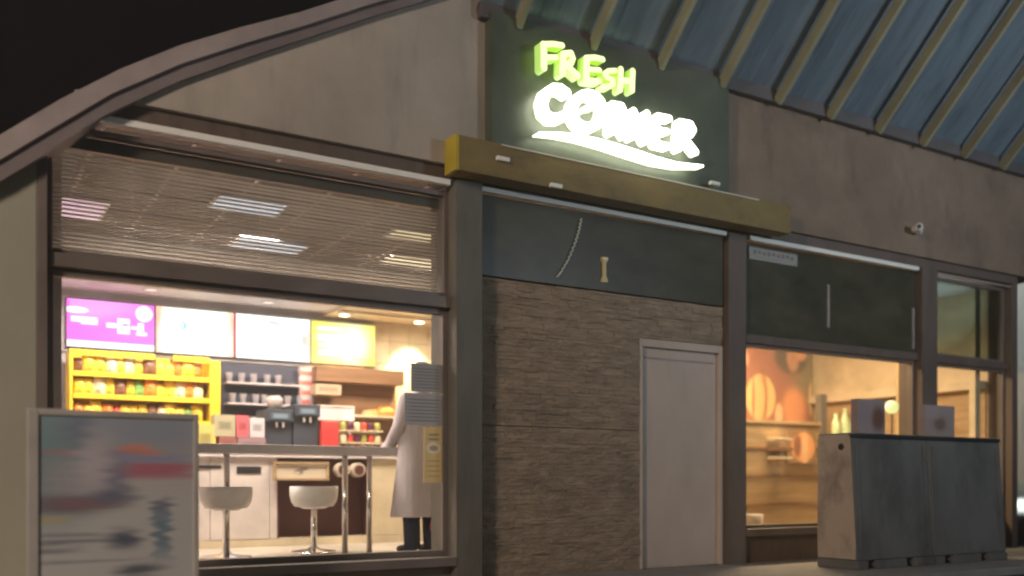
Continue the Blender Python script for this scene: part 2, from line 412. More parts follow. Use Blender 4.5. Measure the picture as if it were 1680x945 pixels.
# light panels and coloured patches of the ceiling
def panel(x0, x1, y0, y1, col, st, label):
    o = empty('ceiling_light', ((x0+x1)/2, (y0+y1)/2, 3.18), label, 'ceiling light')
    B('frame', M['soffit'], o, (x0-.02, x0, y0, y1, 3.165, 3.185), (x1, x1+.02, y0, y1, 3.165, 3.185), (x0-.02, x1+.02, y0-.02, y0-.001, 3.165, 3.185), (x0-.02, x1+.02, y1+.001, y1+.02, 3.165, 3.185), bev=0)
    B('diffuser', principled('diffuser', (.5, .5, .5), .5, emis=col, estr=st, noise=False), o, (x0, x1, y0, y1, 3.168, 3.182), bev=0)
panel(1.95, 2.5, 7.75, 8.15, (.55, .75, 1.0), 0.72, 'bluish ceiling light panel nearer the window behind the blind')
panel(2.45, 3.1, 9.0, 9.4, (.45, .7, 1.0), 0.66, 'bluish ceiling light panel deeper in the shop behind the blind')
panel(.85, 1.2, 8.5, 9.1, (1.0, .55, .9), 0.66, 'pinkish ceiling light panel behind the left end of the blind')
panel(3.6, 4.05, 7.95, 8.25, (1.0, .82, .45), 0.66, 'warm ceiling light panel behind the right end of the blind')
panel(4.0, 4.6, 8.9, 9.3, (1.0, .82, .45), 0.66, 'warm ceiling light panel deep behind the right end of the blind')
# bulkhead over the counter
bm = bmesh.new(); box(bm, .72, 3.86, 9.72, 10.7, 2.83, 3.24); mesh_obj('bulkhead', bm, M['soffit'], bd)
B('bulkhead_face', M['ceiling'], bd, (.72, 6.0, 9.70, 9.718, 2.85, 3.19), bev=0)  # dark facing added to keep the strongly lit bulkhead front dim
B('bulkhead', M['cream'], bd, (3.862, 6.0, 9.90, 10.7, 2.79, 3.24), (3.862, 6.0, 10.12, 10.2, 2.765, 2.789), bev=.004)
B('interior_wall', principled('lilac_wall', (.48, .44, .46), .7), bd, (.58, 4.46, 10.7, 10.8, ZI, 3.24), (.58, .7, 7.001, 10.699, ZI, 3.24), bev=0)
bm = bmesh.new()
for i in range(6):
    for k in range(5):
        box(bm, 4.462+i*.26, 4.462+i*.26+.256, 10.69, 10.8, 1.45+k*.28, 1.45+k*.28+.276, bev=.003)
box(bm, 4.462, 6.1, 10.7, 10.8, ZI, 1.449)
mesh_obj('tiled_wall', bm, M['cream'], bd)
B('partition', principled('partition_paint', (.45, .38, .28), .7), bd, (6.0, 6.1, 6.81, 10.69, ZI, 3.24), bev=0)
# cafe room behind the right-hand windows
tan = principled('tan_wall', (.46, .32, .16), .7)
B('cafe_back_wall', tan, bd, (6.102, X8+.09, 9.5, 9.6, ZI, 3.24), bev=0)
B('cafe_ceiling', M['soffit'], bd, (6.102, X8+.09, 6.73, 9.5, 3.17, 3.24), bev=0)
B('cafe_rail', M['cream'], bd, (X8-.03, X8+.098, 6.83, 9.48, 1.97, 2.07), bev=.004)
B('cafe_wainscot', M['oak'], bd, (X8+.08, X8+.098, 6.83, 9.48, ZI, 1.968), bev=0)
B('cafe_pillar', tan, bd, (P(1476, 0, 7.0)[0], P(1503, 0, 7.0)[0], 7.0, 7.05, ZI, 3.16), bev=.004)
B('cafe_pillar', M['cream'], bd, (10.60, 10.70, 6.80, 6.88, ZI, 3.16), bev=.004)

# recessed downlights
def downlight(x, y, z, st, col, label):
    o = empty('downlight', (x, y, z), label, 'ceiling light', 'recessed downlights over the counter')
    bm = bmesh.new(); lathe(bm, x, y, [(.085, z-.003), (.085, z-.012), (.065, z-.012), (.062, z-.004)], 24); mesh_obj('ring', bm, M['white'], o, smooth=True)
    bm = bmesh.new(); lathe(bm, x, y, [(.001, z-.006), (.061, z-.006), (.061, z-.003), (.001, z-.003)], 24)
    mesh_obj('bulb', bm, principled('bulb', (.7, .7, .7), .5, emis=col, estr=st, noise=False), o)
downlight(1.86, 10.25, 2.83, .9, (1, .85, .85), 'round downlight in the soffit above the magenta screen')
downlight(3.1, 10.3, 2.83, .9, (1, .88, .82), 'round downlight in the soffit above the two white screens')
downlight(4.02, 10.40, 2.79, 18, (1, .8, .5), 'lit spot above the yellow menu screen')
downlight(4.98, 10.40, 2.79, 22, (1, .8, .5), 'lit spot throwing a bright patch on the cream tiled wall')

# ------------------------------------------------------------ venetian blind
bl = empty('venetian_blind', (2, 6.78, 3.05), 'lowered venetian blind with thin pale slats in the upper big window', 'blind')
BY = 6.70
bm = bmesh.new()
n = 24
for i in range(n):
    z = 2.33+i*.0277; x0, x1 = X0+.05, X1-.05
    sag = lambda u: -.0025*math.sin(math.pi*u)*(1+.6*math.sin(i*1.7))
    K = 8; prev = None
    for k in range(K+1):
        u = k/K; x = x0+(x1-x0)*u; s = sag(u)
        a = bm.verts.new((x, BY-.011, z+.0058+s)); c = bm.verts.new((x, BY, z+.0014+s)); b = bm.verts.new((x, BY+.011, z-.0058+s))
        if prev: bm.faces.new((prev[0], a, c, prev[1])); bm.faces.new((prev[1], c, b, prev[2]))
        prev = (a, c, b)
mesh_obj('slats', bm, M['slat'], bl, recalc=False)
B('headrail', M['frame'], bl, (X0+.04, X1-.04, BY-.02, BY+.03, 3.0, 3.085))
B('bottom_rail', M['slat'], bl, (X0+.05, X1-.05, BY-.012, BY+.012, 2.302, 2.314), bev=.002)
for x in (1.1, 1.95, 2.8):
    bm = bmesh.new(); tube(bm, (x, BY-.013, 2.31), (x, BY-.013, 3.0), .0012, seg=6); mesh_obj('cord', bm, M['slat'], bl)

# ------------------------------------------------------------ lettering by distance field
def seg_d(p, a, b, ra, rb):
    ax, ay = a; bx, by = b; dx, dy = bx-ax, by-ay
    t = max(0, min(1, ((p[0]-ax)*dx+(p[1]-ay)*dy)/(dx*dx+dy*dy+1e-9)))
    return math.hypot(p[0]-ax-dx*t, p[1]-ay-dy*t)-(ra+(rb-ra)*t)
def field_mesh(name, strokes, y0, y1, mats, parent, cell=.006, cut=()):
    """strokes: list of polylines of (x,z,r); union is meshed by marching squares and extruded y0..y1 (y0 front)"""
    pts = [q for s in strokes for q in s]
    xa = min(q[0]-q[2] for q in pts)-2*cell; xb = max(q[0]+q[2] for q in pts)+2*cell
    za = min(q[1]-q[2] for q in pts)-2*cell; zb = max(q[1]+q[2] for q in pts)+2*cell
    nx = int((xb-xa)/cell)+1; nz = int((zb-za)/cell)+1
    def fld(p):
        d = min(seg_d(p, a[:2], b[:2], a[2], b[2]) for s in strokes for a, b in zip(s, s[1:]))
        for s in cut:
            for a, b in zip(s, s[1:]): d = max(d, -seg_d(p, a[:2], b[:2], a[2], b[2]))
        return d if abs(d) > 1e-6 else 1e-6
    V = [[fld((xa+i*cell, za+k*cell)) for k in range(nz+1)] for i in range(nx+1)]
    bm = bmesh.new(); cache = {}
    def gv(key, x, z):
        if key not in cache: cache[key] = bm.verts.new((x, y0, z))
        return cache[key]
    for i in range(nx):
        for k in range(nz):
            cs = [(i, k), (i+1, k), (i+1, k+1), (i, k+1)]
            if all(V[a][b] > 0 for a, b in cs): continue
            poly = []
            for j in range(4):
                a, b = cs[j], cs[(j+1) % 4]; va, vb = V[a[0]][a[1]], V[b[0]][b[1]]
                if va < 0: poly.append(gv(('v', a), xa+a[0]*cell, za+a[1]*cell))
                if (va < 0) != (vb < 0):
                    t = va/(va-vb); key = ('e', min(a, b), max(a, b))
                    poly.append(gv(key, xa+(a[0]+(b[0]-a[0])*t)*cell, za+(a[1]+(b[1]-a[1])*t)*cell))
            if len(poly) >= 3:
                try: bm.faces.new(poly)
                except ValueError: pass
    front = list(bm.faces)
    be = [e for e in bm.edges if len(e.link_faces) == 1]
    m = {}
    for e in be:
        for v in e.verts:
            if v not in m: m[v] = bm.verts.new((v.co.x, y1, v.co.z))
    for e in be:
        f = bm.faces.new((e.verts[0], e.verts[1], m[e.verts[1]], m[e.verts[0]])); f.material_index = 1 if len(mats) > 1 else 0
    return mesh_obj(name, bm, mats, parent)

LY = 6.18
def ZP(q):    # position in the enlarged view of the sign -> metres on the letter plane
    return P(860+q[0]/3.376, 40+q[1]/3.376, LY)
def ST(r, *pl): return [(*ZP(p), r) for p in pl]
def SV(*pl): return [(*ZP(p[:2]), p[2]) for p in pl]
def emis_mat(name, col, st):
    return principled(name, (.6, .6, .6), .4, emis=col, estr=st, noise=False)
face_g = emis_mat('letter_face_lime', (.84, 1.0, .36), 1.35); side_g = emis_mat('letter_side_green', (.34, .70, .005), .8)
face_w = emis_mat('letter_face_white', (1, 1, .84), 5.5); side_w = emis_mat('letter_side_white', (.97, 1.0, .70), 2.6)
sg = empty('shop_sign', (4.9, 6.4, 3.46), 'dark green board with glowing FRESH CORNER letters and white swoosh', 'sign')
sx0, sx1 = 3.655, 6.15
B('board', M['board'], sg, (sx0, sx1, 6.34, 6.449, 3.458, 4.50), bev=.004)
r = .029
F_ = [ST(r, (108, 112), (110, 180), (110, 238)), ST(r*.8, (110, 110), (160, 108), (212, 116)), ST(r*.75, (110, 182), (180, 182))]
R_ = [ST(r, (218, 165), (214, 268)), ST(r*.85, (218, 162), (262, 158), (272, 185), (262, 212), (225, 226)), ST(r*.85, (238, 226), (300, 282))]
E_ = [ST(r, (348, 188), (346, 300)), ST(r*.8, (350, 184), (395, 182), (438, 192)), ST(r*.75, (350, 246), (420, 252)), ST(r*.8, (348, 304), (392, 312), (418, 312))]
S_ = [ST(r*.72, (508, 254), (470, 256), (448, 272), (462, 292), (495, 305), (498, 326), (475, 342), (440, 342))]
H_ = [ST(r*.9, (540, 246), (536, 358)), ST(r*.9, (606, 256), (602, 362)), ST(r*.8, (538, 306), (602, 314))]
for i, s in enumerate((F_, R_, E_, S_, H_)):
    o = field_mesh('letter', s, LY+.002*i, 6.27, [face_g, side_g], sg); 
r = .037
C_ = [ST(r, (238, 378), (205, 354), (165, 352), (125, 380), (108, 432), (118, 486), (150, 515), (195, 518), (232, 500))]
O_ = [ST(.038, *[(358+84*math.cos(a), 476+92*math.sin(a)) for a in [2*math.pi*k/20 for k in range(21)]]), ST(.017, (320, 480), (350, 458), (385, 456), (420, 432))]
r = .031
R1 = [ST(r, (494, 442), (488, 590)), ST(r*.95, (496, 442), (545, 450), (558, 480), (545, 512), (500, 522)), ST(r, (515, 525), (566, 606))]
N_ = [ST(r, (612, 478), (602, 618)), ST(r, (614, 480), (676, 636)), ST(r, (686, 492), (680, 640))]
E2 = [ST(r, (746, 508), (738, 655)), ST(r*.9, (748, 505), (812, 518)), ST(r*.8, (742, 580), (800, 590)), ST(r*.9, (740, 657), (802, 672))]
R2 = [ST(r, (872, 538), (864, 682)), ST(r*.95, (874, 538), (930, 548), (946, 578), (930, 606), (880, 618)), ST(r, (895, 622), (958, 702))]
r = 0
for i, s in enumerate((C_, O_, R1, N_, E2, R2)):
    field_mesh('letter', s, LY+.003*i, 6.27, [face_w, side_w], sg)
sw = [SV((82, 600, .006), (180, 605, .014), (300, 622, .022), (450, 660, .029), (600, 708, .033), (730, 750, .030), (850, 776, .021), (990, 784, .010))]
field_mesh('swoosh', sw, LY, 6.27, [face_w, side_w], sg)
# little fixings lit by the sign
for (px, py, lab) in ((1172, 302, 'small pale clamp under the right end of the sign'), (825, 262, 'small pale clamp on the yellow beam left of centre'), (912, 306, 'small pale clamp on the yellow beam below the swoosh')):
    x, z = P(px, py, 6.26); o = B('clamp', M['alu'], None, (x-.06, x+.05, 6.235, 6.2695, z-.015, z+.018), bev=.006); tag(o, lab, 'clamp')

# ------------------------------------------------------------ canopy with rafters
cn = empty('canopy', (8, 6.4, 4.6), 'blue grey ribbed canopy rising forward above the sign', 'canopy')
k_ = 1.0; cy0, cz0, ln = 6.47, 4.50, 2.6
bm = bmesh.new(); xs_ = []; x = 3.58
prof = []
while x < 15.0:
    prof += [(x, 0), (x+.16, 0), (x+.19, .010), (x+.33, .010), (x+.36, 0)]; x += .36
lo = [bm.verts.new((px, cy0-o*.7, cz0-o*.7)) for px, o in prof]
hi = [bm.verts.new((px, cy0-ln-o*.7, cz0+ln*k_-o*.7)) for px, o in prof]
for i in range(len(prof)-1):
    if prof[i+1][0]-prof[i][0] > 1e-5: bm.faces.new((lo[i], lo[i+1], hi[i+1], hi[i]))
o = mesh_obj('sheet', bm, M['sheet'], cn, recalc=False)
md = o.modifiers.new('thick', 'SOLIDIFY'); md.thickness = .012; md.offset = 1
x = 3.90
while x < 15:
    bm = bmesh.new(); n_ = Vector((0, -1, -1)).normalized()*.10; s_ = Vector((0, -1, k_))
    a = Vector((x, cy0-.06, cz0)); hw = .02
    base = a + Vector((0, -.02, -.02))
    p = [base, base+n_]
    vs = []
    for t in (0.0, ln):
        for q in p:
            for sx in (-hw, hw):
                vs.append(bm.verts.new(q+Vector((sx, -t, t*k_))))
    for f in ((0, 1, 3, 2), (4, 6, 7, 5), (0, 4, 5, 1), (2, 3, 7, 6), (0, 2, 6, 4), (1, 5, 7, 3)): bm.faces.new([vs[i] for i in f])
    mesh_obj('rafter', bm, M['rafter'], cn); x += .722
B('edge_fascia', M['coping_dark'], cn, (3.58, 15, cy0-.10, cy0-.031, 4.45, 4.575), bev=.004)
B('wall_plate', M['col_brown'], cn, (3.58, 15, cy0-.03, cy0+.25, 4.50, 4.56), bev=0)
B('gutter', M['coping_dark'], cn, (3.58, 15, cy0-ln-.1, cy0-ln+.05, cz0+ln-.05, cz0+ln+.08), bev=0)

# ------------------------------------------------------------ small things on the facade
x, z = P(1510, 376, 6.35)
cm = empty('security_camera', (x, 6.44, z), 'small white security camera on the dark plaster right of the sign', 'camera')
bm = bmesh.new(); tube(bm, (x+.02, 6.448, z+.02), (x+.02, 6.40, z+.02), .035, seg=18); mesh_obj('bracket', bm, M['white'], cm, smooth=False)
bm = bmesh.new(); tube(bm, (x+.05, 6.40, z-.01), (x-.09, 6.30, z+.005), .034, .036, seg=18); o = mesh_obj('housing', bm, principled('cam_white', (.8, .8, .76), .4), cm)
bm = bmesh.new(); tube(bm, (x-.091, 6.2995, z+.005), (x-.099, 6.294, z+.005), .024, seg=16); mesh_obj('lens', bm, M['black'], cm)

x0, z1 = P(1228, 406, 6.57); x1, z0 = P(1308, 447, 6.57)
txt = [('b', .5, .5, .48, .46, (.30, .30, .27), .05)] + [('b', .12+.095*i, .62+.04*math.sin(i*2.1), .032, .13+.04*((i*7) % 3 == 0), (.16, .14, .14) if i != 6 else (.25, .1, .16), .35) for i in range(9)] + [('b', .45, .25, .33, .03, (.22, .2, .2), .6)]
pl = quad_uv('notice_plate', picture('notice_plate_print', (.22, .22, .2), txt, smear=.02), None, x0, x1, 6.566, 2.985, 3.105, .012)
tag(pl, 'pale plate with blurred dark lettering at top of the dark panel over the cafe window', 'plate')

# coil and waisted shape modelled in place of reflections on the dark panel
cpts = [P(px, py, 6.55) for px, py in ((955, 358), (951, 378), (944, 400), (934, 425), (922, 445), (915, 454))]
bm = bmesh.new()
for j in range(70):
    u = j/69*(len(cpts)-1); i = min(int(u), len(cpts)-2); f = u-i
    cx = cpts[i][0]*(1-f)+cpts[i+1][0]*f; cz = cpts[i][1]*(1-f)+cpts[i+1][1]*f
    a = j*1.5
    p = Vector((cx+.009*math.cos(a), 6.56+.009*math.sin(a), cz))
    if j: tube(bm, prev_p, p, .0042, seg=6)
    prev_p = p
tag(mesh_obj('coiled_cord', bm, principled('cord_white', (.7, .75, .7), .5), None, smooth=True), 'thin white coiled cord hanging down the dark panel under the sign', 'cord')
x, z = P(992, 443, 6.56)
bm = bmesh.new()
w_ = .03; out = [(-w_, .11), (w_, .11), (w_, .085), (.014, .06), (.014, -.05), (w_, -.08), (w_, -.105), (-w_, -.105), (-w_, -.08), (-.014, -.05), (-.014, .06), (-w_, .085)]
f0 = [bm.verts.new((x+a, 6.555, z+b)) for a, b in out]; f1 = [bm.verts.new((x+a, 6.579, z+b)) for a, b in out]
bm.faces.new(f0); bm.faces.new(f1[::-1])
for i in range(12): bm.faces.new((f0[i], f0[(i+1) % 12], f1[(i+1) % 12], f1[i]))
reflection_b = wl = tag(mesh_obj('wall_bracket', bm, principled('brass', (.55, .45, .2), .4), None), 'small waisted brass bracket on the dark panel beside the white cord', 'bracket')
B('cap', principled('pale_brass', (.8, .7, .45), .4), wl, (x-.028, x+.028, 6.545, 6.554, z+.088, z+.108), bev=.002)

# ------------------------------------------------------------ menu screens
MY = 10.6
def screen(pxa, pxb, mat, label):
    xa, _ = P(pxa, 0, MY); xb, _ = P(pxb, 0, MY)
    o = empty('menu_screen', ((xa+xb)/2, MY, 2.23), label, 'screen', 'menu screens in a row over the counter')
    B('casing', M['black'], o, (xa, xb-.004, MY+.007, MY+.06, 2.225, 2.735), bev=.004)
    quad_uv('display', mat, o, xa+.008, xb-.012, MY, 2.235, 2.725)
    return xa, xb
W = (1, 1, 1)
mag = picture('menu_magenta', (.90, .10, .72), [
    ('e', .35, .9, .5, .3, (.95, .30, .85), .7), ('e', .8, .35, .4, .35, (.85, .12, .85), .8), ('b', .015, .5, .015, .5, (1, .1, .7), .4),
    ('b', .5, .05, .52, .085, W, .15), ('b', .78, .155, .23, .02, (.25, .15, .8), .5), ('e', .1, .77, .14, .065, W, .12),
    ('b', .12, .58, .07, .055, W, .2), ('b', .25, .56, .09, .075, W, .2), ('e', .88, .80, .10, .17, W, .06),
    ('b', .50, .50, .055, .05, W, .3), ('b', .64, .50, .07, .16, W, .15), ('e', .66, .53, .05, .03, (.4, .2, .5), .4), ('b', .78, .48, .05, .03, W, .4),
    ('b', .84, .47, .035, .12, W, .2), ('b', .85, .36, .06, .035, W, .3)], estr=1.9)
wh1 = picture('menu_white_orange', (1, .93, .75), [
    ('b', .02, .5, .05, .6, (1, .25, .15), .9), ('b', .98, .5, .05, .6, (1, .35, .25), .9), ('e', .5, .35, .42, .6, W, .5),
    ('e', .33, .62, .06, .09, (.1, .55, .6), .3), ('e', .30, .62, .045, .06, W, .3), ('e', .48, .62, .03, .09, (.6, .4, .35), .3), ('e', .45, .62, .025, .09, W, .3),
    ('b', .82, .18, .03, .012, (.3, .3, .3), .4), ('b', .76, .12, .03, .01, (.3, .3, .3), .4)], estr=2.2)
wh2 = picture('menu_white', (.97, .98, 1), [
    ('b', .0, .5, .012, .6, (1, .05, .1), .3), ('e', .5, .86, .09, .05, (.45, .47, .45), .3), ('e', .57, .80, .04, .06, (.5, .5, .5), .3), ('e', .93, .5, .055, .14, (.45, .42, .4), .3), ('e', .3, .05, .03, .03, (.4, .4, .4), .3),
    ('e', .76, .2, .02, .03, (.5, .5, .5), .3), ('b', .98, .4, .015, .35, (1, .55, .4), .3)], estr=2.3)
yel = picture('menu_yellow', (1.0, .78, .12), [
    ('e', .55, .55, .35, .5, (1, .9, .45), .8), ('b', .28, .83, .18, .05, W, .3), ('b', .30, .62, .2, .08, W, .35), ('b', .28, .44, .17, .035, W, .3), ('b', .28, .26, .16, .05, W, .3),
    ('e', .66, .5, .2, .42, (1, 1, .85), .6), ('b', .72, .14, .12, .025, (.75, .6, .2), .5)], estr=1.7)
screen(108, 255, mag, 'magenta menu screen with white drawings, leftmost over the counter')
screen(255, 385, wh1, 'white menu screen with orange edges right of the magenta one')
screen(385, 510, wh2, 'plain white menu screen between the orange edged and yellow ones')
screen(510, 617, yel, 'yellow menu screen, rightmost of the row')
B('menu_frame', M['soffit'], bd, (P(100, 0, MY)[0], P(620, 0, MY)[0], MY+.061, MY+.098, 2.19, 2.765), bev=.004)

# ------------------------------------------------------------ yellow snack shelf
SYv = 10.3
sa, sb = P(112, 0, SYv)[0], P(358, 0, SYv)[0]
sh = empty('snack_shelf', ((sa+sb)/2, 10.5, ZI), 'bright yellow shelf unit full of packets under the magenta screen', 'shelf')
B('frame', M['snackyellow'], sh, (sa, sa+.03, 10.2, 10.55, ZI, 2.16), (sb-.11, sb, 10.2, 10.55, ZI, 2.13), (sa+.03, sb-.11, 10.5, 10.55, ZI, 2.16))
zs = [1.20, 1.44, 1.68, 1.90]
for z in zs: B('shelf', M['snackyellow'], sh, (sa+.03, sb-.11, 10.2, 10.5, z, z+.022), (sa+.03, sb-.11, 10.185, 10.199, z-.005, z+.045))
B('header', M['snackyellow'], sh, (sa+.03, sa+.80, 10.2, 10.215, 2.10, 2.16), (sa+.98, sb-.11, 10.2, 10.215, 2.10, 2.16))
def packet_bm(w, h, d):
    bm = bmesh.new(); nx, nz = 5, 6
    for sgn in (-1, 1):
        g_ = [[bm.verts.new((-w/2+w*i/nx, sgn*d/2*math.sin(math.pi*i/nx)**.6*math.sin(math.pi*k/nz)**.5, h*k/nz)) for k in range(nz+1)] for i in range(nx+1)]
        for i in range(nx):
            for k in range(nz): bm.faces.new((g_[i][k], g_[i+1][k], g_[i+1][k+1], g_[i][k+1]))
    bmesh.ops.remove_doubles(bm, verts=bm.verts, dist=1e-5); return bm
cols = {'yellow': (.85, .62, .06), 'orange': (.75, .26, .04), 'red': (.65, .07, .04), 'green': (.22, .42, .10), 'cream': (.75, .65, .45), 'brown': (.22, .10, .05)}
src = {c: mesh_obj('snack_packet', packet_bm(.125, .185, .07), picture('packet_'+c, v, [('e', .5, .5, .3, .2, tuple(min(1, q*1.5+.1) for q in v), .6)]) if False else principled('packet_'+c, v, .35, noise=(16, (1, 1, 1.6), .65)), None, smooth=True) for c, v in cols.items()}
usedp = set(); random.seed(23)
rown = ['lowest', 'lower middle', 'upper middle', 'top']
wts = ['yellow']*11+['orange']*3+['red']*1+['green']*1+['cream']*3+['brown']*2
for ri, z in enumerate(zs):
    x = sa+.10
    while x < sb-.18:
        c = random.choice(wts)
        o = src[c] if c not in usedp else src[c].copy()
        if c in usedp: COL.objects.link(o)
        usedp.add(c)
        o.location = (x, 10.29+random.uniform(-.02, .02), z+.0225); o.rotation_euler = (0, 0, random.uniform(-.3, .3)); s = random.uniform(.85, 1.12); o.scale = (s, s, s)
        tag(o, f'{c} snack packet standing on the {rown[ri]} row of the yellow shelf', 'snack packet', 'snack packets on the yellow shelf')
        x += random.uniform(.085, .105)*s
for c in src:
    if c not in usedp: bpy.data.objects.remove(src[c])

# dark blue display wall section with ledges
db = empty('dark_shelf', (3.1, 10.6, ZI), 'dark blue wall shelf below the white menu screens', 'shelf')
dx0, dx1 = P(366, 0, 10.55)[0], P(492, 0, 10.55)[0]
B('back_panel', M['darkblue'], db, (dx0, dx1, 10.62, 10.68, 1.2, 2.17))
for z in (1.45, 1.70, 1.93): B('ledge', M['grey'], db, (dx0+.02, dx1-.02, 10.46, 10.619, z, z+.018))
random.seed(5)
cup = None
for ri, z in enumerate((1.468, 1.718, 1.948)):
    for j in range(8 if ri != 2 else 5):
        if cup is None:
            bm = bmesh.new(); lathe(bm, 0, 0, [(.001, 0), (.03, 0), (.038, .10), (.040, .104), (.001, .106)], 14)
            cup = mesh_obj('paper_cup', bm, principled('cup_white', (.45, .42, .45), .5), None, smooth=True); o = cup
        else: o = cup.copy(); COL.objects.link(o)
        o.location = (dx0+.08+j*.13+random.uniform(-.02, .02), 10.53, z)
        tag(o, f'pale paper cup on the {["lowest", "middle", "top"][ri]} ledge of the dark blue shelf', 'cup', 'paper cups on the dark shelf')
# red and white chevron strip
cx0, cx1 = P(490, 0, 10.55)[0], P(511, 0, 10.55)[0]
ch = quad_uv('striped_strip', picture('stripes', (.6, .5, .5), [('b', .5, .08+.2*i, .5, .045, (.6, .15, .13), .4) for i in range(5)], smear=.05), None, cx0, cx1, 10.5, 1.6, 2.16, .05)
tag(ch, 'narrow red and white striped strip between the blue shelf and the wooden cabinet', 'sign strip')
# wooden cabinet with small sign
wx0, wx1 = P(512, 0, 10.5)[0], P(655, 0, 10.5)[0]
wc = empty('wall_cabinet', ((wx0+wx1)/2, 10.5, 1.5), 'brown wooden bakery cabinet under the yellow menu screen', 'cabinet')
B('canopy_board', M['wood'], wc, (wx0, wx1, 10.35, 10.68, 2.0, 2.17)); B('back_panel', M['wood'], wc, (wx0, wx1, 10.6, 10.66, 1.2, 1.998))
B('shelf', M['cream'], wc, (wx0+.4, wx1-.02, 10.3, 10.598, 1.60, 1.625))
bs = quad_uv('bakery_sign', picture('bakery_sign_print', (.50, .36, .24), [('b', .2+.12*i, .5, .035, .2, (.25, .14, .1), .4) for i in range(6)], smear=.03), None, P(518, 0, 10.3)[0], P(560, 0, 10.3)[0], 10.3, 1.84, 1.96, .298)
tag(bs, 'small tan sign with dark lettering in front of the wooden cabinet', 'sign')
# breads
for i, (px, col, s) in enumerate(((612, (.62, .36, .12), .07), (632, (.70, .28, .06), .105), (603, (.6, .4, .2), .06), (645, (.6, .35, .15), .07))):
    bm = bmesh.new(); bmesh.ops.create_uvsphere(bm, u_segments=18, v_segments=12, radius=1)
    for v in bm.verts: v.co = Vector((v.co.x*s*1.25, v.co.y*s, max(v.co.z, -.5)*s*(.75+.1*math.sin(v.co.x*9))))
    o = mesh_obj('bread_loaf', bm, principled('crust', col, .6, noise=(14, (1, 1, 1), .3)), None, smooth=True)
    o.location = (P(px, 0, 10.42)[0], 10.42, 1.625+.5*s*.8)
    tag(o, ['small golden loaf, second from left on the bakery shelf', 'largest orange brown round loaf on the bakery shelf', 'smallest pale loaf at the left of the bakery shelf', 'golden loaf at the right end of the bakery shelf'][i], 'bread')

# ------------------------------------------------------------ service counter
CYf = 9.5; c0, c1 = 0.6, P(612, 0, CYf)[0]
CT = 1.13
sc = empty('service_counter', (2.5, 9.75, ZI), 'long white service counter with dark open bay behind the stools', 'counter')
B('worktop', M['grey'], sc, (c0-.03, 5.3, CYf-.04, 10.1, CT-.035, CT))
d0, d1 = P(455, 0, CYf)[0], P(610, 0, CYf)[0]
B('front_panel', M['white'], sc, (c0, P(345, 0, CYf)[0]-.004, CYf, CYf+.03, ZI+.08, CT-.037), (P(345, 0, CYf)[0], P(442, 0, CYf)[0], CYf-.004, CYf+.03, ZI+.08, CT-.037), (P(442, 0, CYf)[0]+.004, d0-.002, CYf, CYf+.03, ZI+.08, CT-.037))
B('front_panel', M['cream'], sc, (d1+.002, 5.3, CYf, CYf+.03, ZI+.08, CT-.037))
B('plinth', M['cream'], sc, (c0, 5.3, CYf+.0, CYf+.05, ZI, ZI+.078))
B('bay', M['maroon'], sc, (d0, d1, CYf+.25, CYf+.28, ZI+.08, CT-.037), (d0, d0+.02, CYf+.0, CYf+.249, ZI+.08, CT-.04), (d1-.02, d1, CYf, CYf+.249, ZI+.08, CT-.04))
B('handle_slot', M['black'], sc, (P(322, 0, CYf)[0], P(366, 0, CYf)[0]-.02, CYf-.012, CYf-.005, .98, 1.01), (P(388, 0, CYf)[0], P(428, 0, CYf)[0], CYf-.012, CYf-.005, .93, 1.0), bev=.002)
# framed tray in the bay and two round tins
t0, t1 = P(450, 0, 9.4)[0], P(541, 0, 9.4)[0]
tr = empty('picture_board', ((t0+t1)/2, 9.4, .85), 'cream panel in a tan frame with a dark mark above the dark bay', 'panel')
B('frame', M['oak'], tr, (t0, t1, 9.41, 9.47, .86, .885), (t0, t1, 9.41, 9.47, 1.025, 1.05), (t0, t0+.025, 9.412, 9.468, .885, 1.025), (t1-.025, t1, 9.412, 9.468, .885, 1.025))
quad_uv('face', picture('panel_face', (.62, .52, .40), [('e', .45, .45, .09, .2, (.2, .15, .12), .4), ('e', .55, .66, .09, .09, (.12, .1, .1), .4), ('e', .42, .38, .05, .1, (.6, .5, .4), .4)], smear=.03), tr, t0+.025, t1-.025, 9.43, .885, 1.025, .03)
for i, px in enumerate((562, 588)):
    x, z = P(px, 771, 9.42)
    bm = bmesh.new(); tube(bm, (x, 9.40, z), (x, 9.50, z), .075, seg=24); o = mesh_obj('round_tin', bm, principled('tin_rim', (.55, .46, .36), .4), None)
    tag(o, ['round pale tin at the left of the pair over the dark bay', 'round pale tin at the right of the pair over the dark bay'][i], 'tin', 'round tins over the dark bay')
    bm = bmesh.new(); tube(bm, (x, 9.39, z), (x, 9.3985, z), .052, seg=24); mesh_obj('label', bm, M['maroon'], None).parent = o

